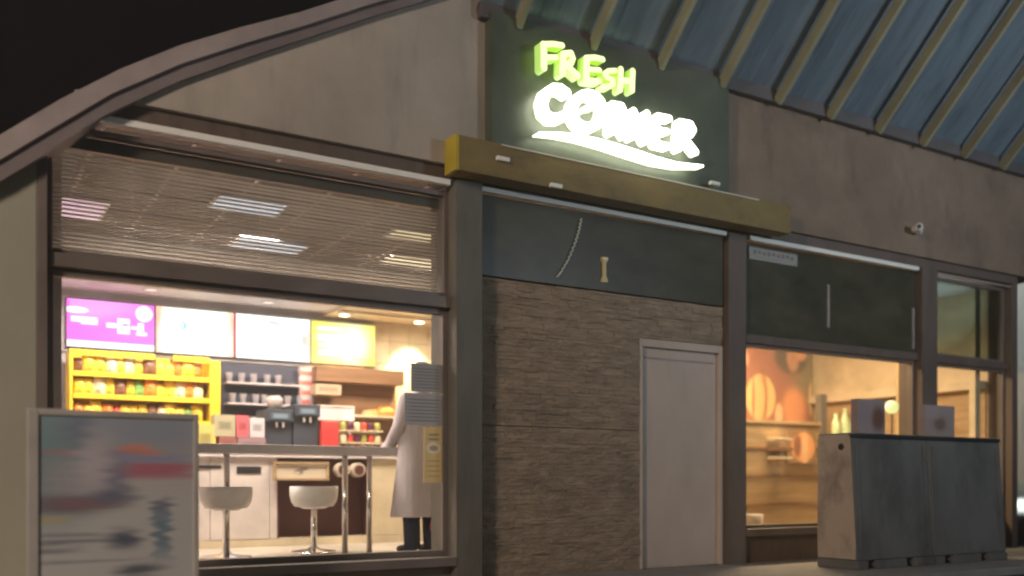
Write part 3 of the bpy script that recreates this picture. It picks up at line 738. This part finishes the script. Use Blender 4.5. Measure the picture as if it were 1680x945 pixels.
# things standing on the counter
def machine(pxa, pxb, ztop, y0, label, hopper=True):
    a, b = P(pxa, 0, y0)[0], P(pxb, 0, y0)[0]
    o = empty('coffee_machine', ((a+b)/2, y0+.2, CT), label, 'coffee machine')
    B('body', principled('machine_dark', (.045, .05, .065), .35), o, (a, b, y0+.06, y0+.4, CT+.001, ztop), (a, b, y0, y0+.059, ztop-.13, ztop), (a, b, y0-.02, y0+.059, CT+.001, CT+.05), bev=.01)
    B('spout', M['chrome'], o, ((a+b)/2-.05, (a+b)/2-.02, y0+.02, y0+.058, ztop-.19, ztop-.131), ((a+b)/2+.02, (a+b)/2+.05, y0+.02, y0+.058, ztop-.19, ztop-.131))
    quad_uv('control_panel', picture('control', (.10, .12, .15), [('b', .5, .5, .35, .3, (.5, .55, .62), .3)], estr=.8), o, a+.03, b-.03, y0-.006, ztop-.11, ztop-.03, .005)
    if hopper:
        bm = bmesh.new(); lathe(bm, (a+b)/2, y0+.2, [(.001, ztop+.001), (.06, ztop+.001), (.09, ztop+.10), (.085, ztop+.13), (.05, ztop+.15), (.001, ztop+.155)], 20)
        mesh_obj('bean_hopper', bm, principled('hopper', (.42, .36, .34), .35), o, smooth=True)
machine(438, 482, 1.60, 9.62, 'dark coffee machine with pale round hopper on the counter')
machine(484, 526, 1.66, 9.60, 'taller dark coffee machine without hopper, right of the other', False)
def carton(pxa, pxb, y0, z0, z1, col, label, cat='box', d=.16, name='carton', accents=()):
    a, b = P(pxa, 0, y0)[0], P(pxb, 0, y0)[0]
    o = quad_uv(name, picture(name+'_print', col, [('b', .5, .5, .3, .18, tuple(q*.55 for q in col), .4)]+list(accents), smear=.04), None, a, b, y0, z0, z1, d)
    tag(o, label, cat); return o
carton(322, 352, 9.6, CT+.001, 1.42, (.50, .42, .12), 'yellow olive carton at the left end of the counter display')
carton(360, 388, 9.6, CT+.001, 1.30, (.25, .08, .07), 'dark red carton low on the counter left of the coffee machine')
carton(390, 436, 9.6, CT+.001, 1.30, (.26, .16, .17), 'dull pink carton on the counter touching the coffee machine')
carton(352, 386, 9.6, 1.303, 1.52, (.36, .32, .20), 'olive carton stacked on the dark red one')
carton(388, 408, 9.6, 1.303, 1.52, (.55, .10, .12), 'bright red carton stacked beside the olive one')
carton(410, 434, 9.6, 1.303, 1.50, (.48, .44, .46), 'white carton stacked on the dull pink one')
ra, rb = P(528, 0, 9.6)[0], P(556, 0, 9.6)[0]
tag(B('red_bin', M['red'], None, (ra, rb, 9.6, 9.85, CT+.001, 1.50), bev=.02), 'bright red display bin on the counter right of the coffee machines', 'bin')
ga, gb = P(530, 0, 9.7)[0], P(592, 0, 9.7)[0]
ft = empty('framed_ticket', (ga, 9.9, 1.5), 'white framed grey card standing over the red bin', 'frame')
B('frame', M['white'], ft, (ga, gb, 9.88, 9.91, 1.52, 1.54), (ga, gb, 9.88, 9.91, 1.665, 1.685), (ga, ga+.02, 9.882, 9.908, 1.54, 1.665), (gb-.02, gb, 9.882, 9.908, 1.54, 1.665), (ga+.03, ga+.05, 9.912, 9.94, CT+.001, 1.6), (gb-.05, gb-.03, 9.912, 9.94, CT+.001, 1.6))
B('card', M['grey'], ft, (ga+.02, gb-.02, 9.89, 9.90, 1.54, 1.665), bev=0)
# tiered fruit / cake stand
ta, tb = P(558, 0, 9.6)[0], P(628, 0, 9.6)[0]
ts = empty('tiered_stand', ((ta+tb)/2, 9.7, CT), 'pale three tier display stand on the counter beside the red bin', 'display stand')
tz = [CT+.02, 1.26, 1.39]
for z in tz: B('tier', M['cream'], ts, (ta, tb, 9.58, 9.85, z, z+.014))
B('upright', M['chrome'], ts, (ta-.012, ta-.001, 9.84, 9.852, CT+.001, 1.5), (tb+.001, tb+.012, 9.84, 9.852, CT+.001, 1.5), bev=0)
pd = None; random.seed(2)
kinds = [('dark plum', (.10, .02, .05)), ('red', (.6, .07, .04)), ('olive', (.34, .32, .08)), ('cream', (.7, .6, .4))]
for ri, z in enumerate(tz):
    for j in range(6):
        nm, cc = kinds[(j*2+ri*3+j//2) % 4]
        if pd is None:
            bm = bmesh.new(); lathe(bm, 0, 0, [(.001, 0), (.028, 0), (.036, .02), (.036, .07), (.028, .085), (.001, .09)], 14); pd = mesh_obj('jam_jar', bm, principled('jar_'+nm, cc, .3), None, smooth=True); o = pd
            mats_ = {nm: pd.data.materials[0]}; meshes = {nm: pd.data}
        else:
            if nm not in meshes:
                me = pd.data.copy(); me.materials.clear(); me.materials.append(principled('jar_'+nm, cc, .3)); meshes[nm] = me
            o = pd.copy(); o.data = meshes[nm]; COL.objects.link(o)
        o.location = (ta+.05+j*(tb-ta-.1)/5, 9.64, z+.0145)
        tag(o, f'{nm} jar on the {["lowest", "middle", "top"][ri]} tier of the pale stand', 'jar', 'jars on the tiered stand')

# ------------------------------------------------------------ bar table by the window and stools
TY = 8.15
b0, b1 = 0.75, P(690, 0, TY)[0]
bt = empty('bar_table', (2, TY, ZI), 'long grey bar table on chrome posts running behind the window', 'table')
B('tabletop', M['grey'], bt, (b0, b1, TY-.22, TY+.22, 1.085, 1.165), bev=.008)
for px in (372, 566, 606):
    x = P(px, 0, TY)[0]
    bm = bmesh.new(); tube(bm, (x, TY, ZI), (x, TY, 1.084), .026, seg=18); mesh_obj('leg', bm, M['chrome'], bt, smooth=True)
def stool(x, y, label):
    o = empty('bar_stool', (x, y, ZI), label, 'stool', 'round bar stools at the bar table')
    seatm = bpy.data.materials.get('stool_shell') or principled('stool_shell', (.78, .75, .73), .35)
    bm = bmesh.new(); lathe(bm, x, y, [(.001, .60), (.10, .60), (.165, .63), (.19, .67), (.185, .70), (.15, .715), (.001, .718)], 30); mesh_obj('seat', bm, seatm, o, smooth=True)
    bm = bmesh.new(); lathe(bm, x, y, [(.175, .62), (.205, .66), (.220, .72), (.222, .80), (.214, .806), (.206, .80), (.204, .72), (.192, .68), (.175, .62)], 26, a0=-math.pi*1.08, a1=math.pi*.08); mesh_obj('backrest', bm, seatm, o, smooth=True)
    bm = bmesh.new(); tube(bm, (x, y, ZI+.02), (x, y, .60), .028, seg=18); mesh_obj('post', bm, M['chrome'], o, smooth=True)
    bm = bmesh.new(); lathe(bm, x, y, [(.001, ZI+.001), (.215, ZI+.001), (.218, ZI+.008), (.20, ZI+.018), (.06, ZI+.035), (.03, ZI+.06), (.001, ZI+.06)], 34); mesh_obj('base', bm, M['chrome'], o, smooth=True)
    return o
def on_floor(px, y): return P(px, 0, y)[0]
s1 = stool(on_floor(371, 8.25), 8.25, 'white round stool nearer the left poster')
s2 = copy_tree(s1); s2.location.x = on_floor(515, 8.45); s2.location.y = 8.45; s2['label'] = 'white round stool in front of the dark counter bay'

# ------------------------------------------------------------ customer
px_, py_ = P(692, 0, 7.85)[0], 7.85
def skin_mesh(name, verts, edges, mat, parent, sub=2):
    me = bpy.data.meshes.new(name); me.from_pydata([v[0] for v in verts], edges, []); o = bpy.data.objects.new(name, me); COL.objects.link(o)
    md = o.modifiers.new('s', 'SKIN'); md.use_smooth_shade = True
    for i, v in enumerate(verts):
        me.skin_vertices[0].data[i].radius = v[1] if isinstance(v[1], tuple) else (v[1], v[1])
        me.skin_vertices[0].data[i].use_root = (i == 0)
    sb_ = o.modifiers.new('u', 'SUBSURF'); sb_.levels = sub; sb_.render_levels = sub
    dg = bpy.context.evaluated_depsgraph_get(); dg.update()
    nm = bpy.data.meshes.new_from_object(o.evaluated_get(dg)); o.modifiers.clear(); o.data = nm
    nm.materials.append(mat)
    for p in nm.polygons: p.use_smooth = True
    o.parent = parent
    return o
skin = principled('skin', (.45, .27, .20), .55)
pr = empty('person', (px_, py_, ZI), 'person in a long white coat and dark trousers at the end of the bar table', 'person')
pr.rotation_euler = (0, 0, R(12))
V = [((0, 0, .92), (.13, .10)), ((0, 0, 1.08), (.12, .09)), ((0, .01, 1.28), (.15, .10)), ((0, 0, 1.42), (.10, .07)), ((0, .01, 1.50), (.05, .05)), ((0, .02, 1.57), (.062, .075)), ((0, .02, 1.68), (.065, .082)), ((0, .01, 1.73), (.035, .045))]
Ed = [(i, i+1) for i in range(7)]
def add(v, r_, par): V.append((v, r_)); Ed.append((par, len(V)-1)); return len(V)-1
for s in (-1, 1):
    a = add((s*.17, 0, 1.40), .055, 3); a = add((s*.24, .01, 1.14), .043, a); a = add((s*.21, .20, .98), .034, a); a = add((s*.20, .27, .965), (.03, .02), a)
    hnd = add((s*.195, .33, .96), (.036, .016), a)
    for fi, fo in enumerate((-.027, -.009, .009, .026)):
        L1 = (.035, .042, .04, .03)[fi]
        b = add((s*.195+fo, .36, .958), .0095, hnd); b = add((s*.195+fo*1.1, .36+L1, .950), .0085, b); add((s*.195+fo*1.1, .36+L1*1.7, .930), .0075, b)
    b = add((s*.195-s*.045, .31, .955), .011, a); add((s*.195-s*.06, .345, .948), .009, b)
    a = add((s*.10, 0, .86), .085, 0); a = add((s*.11, .02, .48), .055, a); a = add((s*.11, -.01, .09), .04, a); a = add((s*.12, .06, .035), (.04, .03), a); add((s*.125, .15, .03), (.038, .025), a)
body = skin_mesh('body', V, Ed, skin, pr)
def loft(bm, rings, seg=28):
    prev = None
    for (cx, cy, z, rx, ry) in rings:
        cur = [bm.verts.new((cx+rx*math.cos(2*math.pi*i/seg), cy+ry*math.sin(2*math.pi*i/seg), z)) for i in range(seg)]
        if prev:
            for i in range(seg): bm.faces.new((prev[i], prev[(i+1) % seg], cur[(i+1) % seg], cur[i]))
        prev = cur
coatm = principled('white_coat_cloth', (.52, .46, .48), .8, noise=(4, (1, 1, .4), .12), bump=(7, (1, 1, .3), .8, .03))
def child(name, bm, mat):
    bmesh.ops.recalc_face_normals(bm, faces=bm.faces)
    me = bpy.data.meshes.new(name); bm.to_mesh(me); bm.free(); me.materials.append(mat)
    for p in me.polygons: p.use_smooth = True
    o = bpy.data.objects.new(name, me); COL.objects.link(o); o.parent = pr; return o
bm = bmesh.new()
loft(bm, [(0, 0, .34, .31, .22), (0, 0, .5, .29, .20), (0, 0, .8, .25, .18), (0, 0, 1.0, .235, .17), (0, 0, 1.2, .245, .165), (0, 0, 1.34, .24, .15), (0, 0, 1.41, .21, .12), (0, 0, 1.46, .12, .085), (0, .005, 1.50, .075, .07)])
for v in bm.verts:
    a = math.atan2(v.co.y, v.co.x); f = max(0, (1.0-v.co.z)); v.co.x *= 1+.06*f*math.sin(a*7); v.co.y *= 1+.10*f*math.sin(a*7+1)
for s in (-1, 1):
    p = [Vector((s*.165, 0, 1.40)), Vector((s*.255, .005, 1.14)), Vector((s*.22, .20, .985)), Vector((s*.205, .26, .97))]; rr = [.078, .066, .056, .055]
    for i in range(3):
        tube(bm, p[i], p[i+1], rr[i], rr[i+1], seg=16, caps=False)
        bmesh.ops.create_uvsphere(bm, u_segments=16, v_segments=10, radius=rr[i], matrix=Matrix.Translation(p[i]))
child('coat', bm, coatm)
bm = bmesh.new()
for s in (-1, 1): loft(bm, [(s*.11, .0, .05, .072, .075), (s*.11, .01, .3, .078, .08), (s*.105, .01, .55, .09, .095), (s*.095, 0, .85, .10, .11)], 20)
child('trousers', bm, principled('navy_cloth', (.025, .028, .06), .8))
bm = bmesh.new()
for s in (-1, 1):
    bmesh.ops.create_uvsphere(bm, u_segments=16, v_segments=10, radius=1, matrix=Matrix.Translation((s*.12, .07, .04)) @ Matrix.Diagonal((.055, .145, .045, 1)))
child('shoes', bm, M['black'])
bm = bmesh.new(); bmesh.ops.create_uvsphere(bm, u_segments=24, v_segments=16, radius=1, matrix=Matrix.Translation((0, -.002, 1.665)) @ Matrix.Diagonal((.094, .105, .105, 1)))
for v in list(bm.verts):
    if v.co.y > .06 and v.co.z < 1.70 or v.co.z < 1.57: bm.verts.remove(v)
child('hair', bm, principled('dark_hair', (.035, .022, .016), .6))
bm = bmesh.new()
for s in (-1, 1): bmesh.ops.create_uvsphere(bm, u_segments=10, v_segments=8, radius=.011, matrix=Matrix.Translation((s*.03, .098, 1.635)))
child('eyes', bm, M['black'])
bm = bmesh.new(); tube(bm, (0, .095, 1.64), (0, .118, 1.60), .009, .016, seg=10); child('nose', bm, skin)
bm = bmesh.new(); bmesh.ops.create_uvsphere(bm, u_segments=12, v_segments=8, radius=1, matrix=Matrix.Translation((0, .092, 1.565)) @ Matrix.Diagonal((.024, .01, .006, 1))); child('mouth', bm, principled('lips', (.4, .13, .12), .5))
# red bag at the person's side
bg_ = empty('shopping_bag', (px_+.27, py_-.05, .3), 'small red bag with a thin handle beside the white coat', 'bag')
bgx = P(716, 0, 7.7)[0]
bm = bmesh.new(); bmesh.ops.create_uvsphere(bm, u_segments=18, v_segments=12, radius=1, matrix=Matrix.Translation((bgx, 7.7, .45)) @ Matrix.Diagonal((.065, .045, .08, 1))); mesh_obj('pouch', bm, M['red'], bg_, smooth=True)
bm = bmesh.new(); tube(bm, (bgx-.03, 7.7, .52), (bgx-.05, 7.75, .90), .005); tube(bm, (bgx+.03, 7.7, .52), (bgx-.045, 7.75, .905), .005); mesh_obj('handle', bm, M['red'], bg_)

# ------------------------------------------------------------ notices and sticker on the glass
def notice(pa, pb, za, zb, mat, label, cat='notice', name='window_notice'):
    o = quad_uv(name, mat, None, P(pa, 0, 6.62)[0], P(pb, 0, 6.62)[0], 6.622, za, zb, .003); tag(o, label, cat)
lines = [('b', .5, .15+.11*i, .40, .022, (.20, .20, .21), .5) for i in range(7)]
notice(674, 727, 1.545, 1.765, picture('notice_print', (.36, .36, .36), lines, smear=.02), 'dark grey printed notice on the window glass, upper of the two')
notice(664, 727, 1.285, 1.53, picture('notice_print2', (.42, .41, .42), lines, smear=.02), 'lighter grey printed notice on the window glass, lower of the two')
notice(696, 727, .84, 1.275, picture('sticker_print', (.78, .58, .26), [('e', .5, .62, .38, .10, (.85, .78, .6), .15), ('e', .5, .62, .22, .05, (.5, .36, .2), .3), ('b', .5, .86, .25, .02, (.35, .28, .2), .5), ('b', .5, .78, .25, .02, (.35, .28, .2), .5)] + [('b', .5, .12+.09*i, .3, .012, (.55, .38, .18), .6) for i in range(4)], smear=.02), 'tall yellow sticker with a round emblem near the right jamb', 'sticker', 'window_sticker')

# ------------------------------------------------------------ pavement poster stand (left foreground)
PY = 5.6
pa, pb = .395, 1.28
pt = empty('poster_stand', ((pa+pb)/2, PY, 0), 'pavement poster stand with a smeared colourful advert in a pale frame', 'poster stand')
fr = principled('stand_frame', (.40, .37, .34), .5)
B('frame', fr, pt, (pa, pa+.055, PY, PY+.05, .1, 1.24), (pb-.03, pb, PY, PY+.05, .1, 1.24), (pa+.055, pb-.03, PY+.001, PY+.049, 1.205, 1.24), (pa+.055, pb-.03, PY+.001, PY+.049, .1, .14), bev=.006)
for x in (pa+.08, pb-.12): B('foot', M['frame'], pt, (x, x+.05, PY-.2, PY+.25, .071, .099))
def pp(px, py, rx, ry, col, soft, kind='e'):   # advert layout
    return (kind, (px-95)/225, 1-(py-680)/330, rx/225, ry/330, col, soft)
ad = picture('advert_print', (0.425, 0.385, 0.358), [
    pp(200, 900, 200, 120, (0.480, 0.467, 0.456), .5, 'b'),
    pp(140, 700, 120, 60, (0.263, 0.334, 0.383), .9), pp(115, 760, 55, 90, (0.182, 0.272, 0.297), .8), pp(270, 700, 90, 35, (0.296, 0.321, 0.395), .9),
    pp(238, 736, 24, 9, (0.641, 0.248, 0.164), .8), pp(150, 705, 24, 30, (0.182, 0.224, 0.286), .8),
    pp(265, 770, 55, 12, (0.434, 0.151, 0.200), .6, 'b'), pp(160, 742, 60, 4, (0.354, 0.175, 0.200), .8, 'b'), pp(250, 750, 60, 8, (0.274, 0.285, 0.419), .9, 'b'),
    pp(195, 785, 26, 28, (0.170, 0.175, 0.261), .8), pp(145, 790, 40, 40, (0.342, 0.321, 0.346), .9), pp(175, 760, 22, 55, (0.446, 0.407, 0.443), .9),
    pp(130, 830, 70, 16, (0.159, 0.139, 0.164), .8), pp(165, 828, 50, 9, (0.228, 0.139, 0.152), .8), pp(200, 815, 28, 14, (0.148, 0.151, 0.212), .9), pp(110, 855, 25, 5, (0.411, 0.370, 0.225), .8, 'b'),
    pp(130, 880, 45, 3, (0.228, 0.236, 0.261), .8, 'b'), pp(140, 892, 55, 4, (0.205, 0.212, 0.237), .8, 'b'), pp(115, 905, 35, 4, (0.228, 0.236, 0.261), .8, 'b'), pp(160, 925, 70, 3, (0.296, 0.297, 0.322), .8, 'b'),
    pp(213, 890, 24, 16, (0.101, 0.114, 0.158), .7), pp(272, 835, 12, 14, (0.170, 0.151, 0.200), .8), pp(272, 880, 12, 40, (0.159, 0.224, 0.286), .7, 'b'), pp(240, 945, 32, 10, (0.113, 0.127, 0.152), .7)], smear=.16, sm_scale=(1.2, 30))
quad_uv('poster', ad, pt, pa+.055, pb-.03, PY+.012, .14, 1.205, .02)
B('back_panel', fr, pt, (pa+.055, pb-.03, PY+.033, PY+.045, .14, 1.205), bev=0)

# ------------------------------------------------------------ two barrier blocks in front of the cafe window
lit_end_b = principled('barrier_end', (.44, .35, .28), .8, noise=(2.5, (1, 1, .5), .18), bump=(20, (1, 1, 1), .3, .01))  # end faces much lighter than the front: side light put into the colour
blue_b = principled('barrier_front', (.135, .132, .125), .75, noise=(1.8, (1, 1, .6), .22), bump=(25, (1, 1, 1), .3, .01))
stain(lit_end_b, 3, (1, 1, .8), .5, .35); stain(blue_b, 2.2, (1, 1, .5), .48, .35)
def barrier(x0, x1, label):
    o = empty('barrier_block', ((x0+x1)/2, 5.75, 0), label, 'barrier', 'pair of barrier blocks in front of the cafe window')
    bm = bmesh.new()
    pr_ = [(5.53, .15), (5.54, .28), (5.60, 1.22), (5.61, 1.285), (5.96, 1.285), (5.962, 1.22), (5.965, .28), (5.97, .15)]
    a = [bm.verts.new((x0, y, z)) for y, z in pr_]; b = [bm.verts.new((x1, y, z)) for y, z in pr_]
    bm.faces.new(a).material_index = 1; bm.faces.new(b[::-1]).material_index = 1
    for i in range(8): bm.faces.new((a[i], a[(i+1) % 8], b[(i+1) % 8], b[i]))
    bmesh.ops.bevel(bm, geom=[e for e in bm.edges], offset=.012, segments=2, affect='EDGES', profile=.6)
    mesh_obj('shell', bm, [blue_b, lit_end_b], o)
    # base with forklift slots
    q = []; n_ = 4; w_ = (x1-x0)
    cuts = [(.12, .24), (.62, .74)]
    xs2 = [0]+[c for cc in cuts for c in cc]+[1]
    for i in range(0, len(xs2), 2): q.append((x0+.004+xs2[i]*(w_-.008), x0+.004+xs2[i+1]*(w_-.008), 5.51, 5.97, .072, .149))
    B('base', blue_b, o, *q, bev=.006)
    B('top_rim', M['black'], o, (x0+.01, x1-.01, 5.585, 5.60, 1.24, 1.275), bev=.003)
    bm = bmesh.new(); tube(bm, (x0-.006, 5.70, 1.16), (x0+.001, 5.70, 1.16), .03, seg=18) if x0 < 7 else tube(bm, (x1-.001, 5.70, 1.16), (x1+.006, 5.70, 1.16), .03, seg=18)
    mesh_obj('plug', bm, M['black'], o)
    for f in (.06, .94):       # raised vertical stiffening ribs on the sloping front
        xr = x0+(x1-x0)*f; bm = bmesh.new()
        q = [(5.548, .24), (5.528, .24), (5.585, 1.18), (5.605, 1.18)]
        A = [bm.verts.new((xr-.018, y, z)) for y, z in q]; Bq = [bm.verts.new((xr+.018, y, z)) for y, z in q]
        bm.faces.new(A); bm.faces.new(Bq[::-1])
        for i in range(4): bm.faces.new((A[i], A[(i+1) % 4], Bq[(i+1) % 4], Bq[i]))
        mesh_obj('rib', bm, blue_b, o)
xm = P(1521, 0, 5.6)[0]
barrier(6.89, xm-.006, 'left grey barrier block showing its tan end face with a dark plug')
barrier(xm+.006, 9.13, 'right grey barrier block adjoining the other')

# boxes resting on the barriers
for i, (pxa, pxb, z1, lab) in enumerate(((1408, 1452, 1.60, 'pinkish box with a brown patch on the left barrier block'), (1518, 1566, 1.585, 'pinkish box with a pale round print on the right barrier block'))):
    a, b = P(pxa, 0, 5.68)[0], P(pxb, 0, 5.68)[0]
    it = [('e', .75, .45, .25, .35, (.16, .07, .04), .5), ('e', .2, .6, .25, .3, (.30, .23, .24), .6)] if i == 0 else [('e', .5, .4, .3, .33, (.30, .22, .18), .3), ('e', .5, .4, .18, .2, (.18, .12, .10), .4), ('b', .2, .8, .25, .2, (.34, .28, .28), .5)]
    o = quad_uv('cardboard_box', picture('box_print', (.32, .25, .24), it), None, a, b, 5.68, 1.2865, z1, .08); tag(o, lab, 'box')

# ------------------------------------------------------------ cafe room contents
mu_y = 9.46
def MP(px, py): 
    x, z = P(px, py, mu_y); return (x-8.6)/2.2, (z-1.2)/1.95
def mu(px, py, rx, ry, col, soft, kind='e'):
    u, v = MP(px, py); u2, v2 = MP(px+rx, py-ry); return (kind, u, v, abs(u2-u), abs((P(px, py-ry, mu_y)[1]-P(px, py, mu_y)[1]))/1.95, col, soft)
mural = picture('mural_print', (.42, .17, .10), [
    mu(1240, 600, 60, 60, (.36, .15, .10), .8), mu(1340, 600, 36, 60, (.30, .24, .14), .5, 'b'), mu(1222, 588, 7, 14, (.8, .40, .22), .3),
    mu(1298, 586, 26, 28, (.14, .10, .07), .2), mu(1301, 586, 10, 24, (.62, .30, .18), .3), mu(1314, 580, 9, 12, (.8, .36, .18), .3),
    mu(1248, 652, 24, 38, (.85, .50, .22), .08), mu(1252, 652, 7, 40, (.25, .12, .06), .5), mu(1247, 654, 8, 34, (.8, .46, .2), .3), mu(1236, 654, 2, 34, (.3, .15, .08), .5),
    mu(1303, 670, 18, 32, (.85, .36, .17), .4), mu(1278, 680, 6, 18, (.85, .55, .3), .3), mu(1331, 655, 4, 26, (.85, .55, .3), .3)], smear=.01)
mr_ = quad_uv('wall_mural', mural, None, 8.6, 10.8, mu_y, 1.2, 3.15, .02); tag(mr_, 'orange brown wall mural of coffee beans behind the cafe window', 'mural')
wx = P(1345, 0, 8.3)[0]
ck = empty('cafe_counter', (8.5, 8.4, ZI), 'light wooden cafe counter front below the coffee bean mural', 'counter')
B('front', M['oak'], ck, (6.4, wx, 8.3, 8.34, ZI, 1.56)); B('top', M['oak'], ck, (6.4, wx+.02, 8.28, 8.8, 1.562, 1.60))
for z in (.55, .9, 1.25): B('batten', M['wood'], ck, (6.4, wx, 8.285, 8.299, z, z+.03), bev=.002)
a, b = P(1296, 0, 8.2)[0], P(1342, 0, 8.2)[0]
o = quad_uv('bean_panel', picture('bean_print', (.32, .19, .09), [('e', .55, .5, .42, .46, (.85, .40, .18), .1), ('e', .35, .55, .14, .36, (.30, .13, .07), .4), ('e', .62, .4, .12, .5, (.9, .55, .3), .4)]), None, a, b, 8.24, 1.08, 1.48, .02)
tag(o, 'upright panel with one large orange coffee bean against the cafe counter', 'panel')
a, b = P(1272, 0, 8.15)[0], P(1296, 0, 8.15)[0]
for i, z in enumerate((1.12, 1.22, 1.35)):
    o = B('counter_tray', M['cream'] if i != 1 else M['wood'], None, (a, b, 8.1, 8.284, z, z+(.035, .05, .03)[i]), bev=.005)
    tag(o, ['lower cream tray fixed to the cafe counter front', 'dark wooden tray between the two cream ones', 'upper cream tray fixed to the cafe counter front'][i], 'tray')
x = P(1236, 0, 7.6)[0]
bm = bmesh.new(); lathe(bm, x, 7.6, [(.001, ZI+.001), (.09, ZI+.001), (.11, .48), (.10, .485), (.001, .47)], 20); tag(mesh_obj('waste_bin', bm, M['white'], None, smooth=True), 'small white bin on the cafe floor left of the barriers', 'bin')
# glass jars and a round lamp
jarm = principled('jar_glow', (.5, .55, .3), .2, emis=(.75, .85, .35), estr=.35, noise=(12, (1, 1, 1), .5))  # light reflected by the bottles put in as emission
cb = empty('side_cabinet', (9.8, 8.9, ZI), 'dark cabinet carrying glass jars in the cafe', 'cabinet')
ca, cb2 = P(1352, 0, 8.7)[0], P(1440, 0, 8.7)[0]
B('body', M['col'], cb, (ca, min(cb2, 10.75), 8.7, 9.1, ZI, 1.36)); B('post', M['col'], cb, (ca, ca+.12, 8.75, 8.85, 1.361, 2.03))
for i, px in enumerate((1374, 1389, 1402)):
    x = P(px, 0, 8.75)[0]; h = (.42, .5, .38)[i]
    bm = bmesh.new(); lathe(bm, x, 8.78, [(.001, 1.362), (.05, 1.362), (.055, 1.40), (.055, 1.36+h*.7), (.025, 1.36+h*.85), (.025, 1.36+h), (.001, 1.362+h)], 18)
    tag(mesh_obj('glass_bottle', bm, jarm, None, smooth=True), ['left of three yellow green bottles behind the barrier', 'middle and tallest of three yellow green bottles behind the barrier', 'right of three yellow green bottles behind the barrier'][i], 'bottle', 'bottles on the cafe cabinet')
x, z = P(1463, 668, 6.95)
lt = empty('table_lamp', (x, 6.95, ZI), 'small lamp with a glowing greenish round shade behind the barriers', 'lamp')
bm = bmesh.new(); bmesh.ops.create_uvsphere(bm, u_segments=22, v_segments=14, radius=.075, matrix=Matrix.Translation((x, 6.95, z))); mesh_obj('shade', bm, emis_mat('lamp_glow', (.9, 1, .38), 1.0), lt, smooth=True)
bm = bmesh.new(); tube(bm, (x, 6.95, ZI+.02), (x, 6.95, z-.07), .01); lathe(bm, x, 6.95, [(.001, ZI+.001), (.12, ZI+.001), (.11, ZI+.02), (.001, ZI+.02)], 20); mesh_obj('stand', bm, M['frame'], lt)

# ------------------------------------------------------------ added volume, stands in for lens bloom and dirty-window veil
bm = bmesh.new(); box(bm, -12, 135, -12, 85, -1.3, 16)
hz = mesh_obj('haze', bm, [], None)
hm = bpy.data.materials.new('haze'); hm.use_nodes = True; hn = hm.node_tree.nodes; hn.clear()
ho = hn.new('ShaderNodeOutputMaterial'); hv = hn.new('ShaderNodeVolumePrincipled')
hv.inputs['Color'].default_value = (.9, .88, .84, 1); hv.inputs['Density'].default_value = .009; hv.inputs['Anisotropy'].default_value = .55
hm.node_tree.links.new(hv.outputs[0], ho.inputs['Volume']); hz.data.materials.append(hm); hz['kind'] = 'stuff'
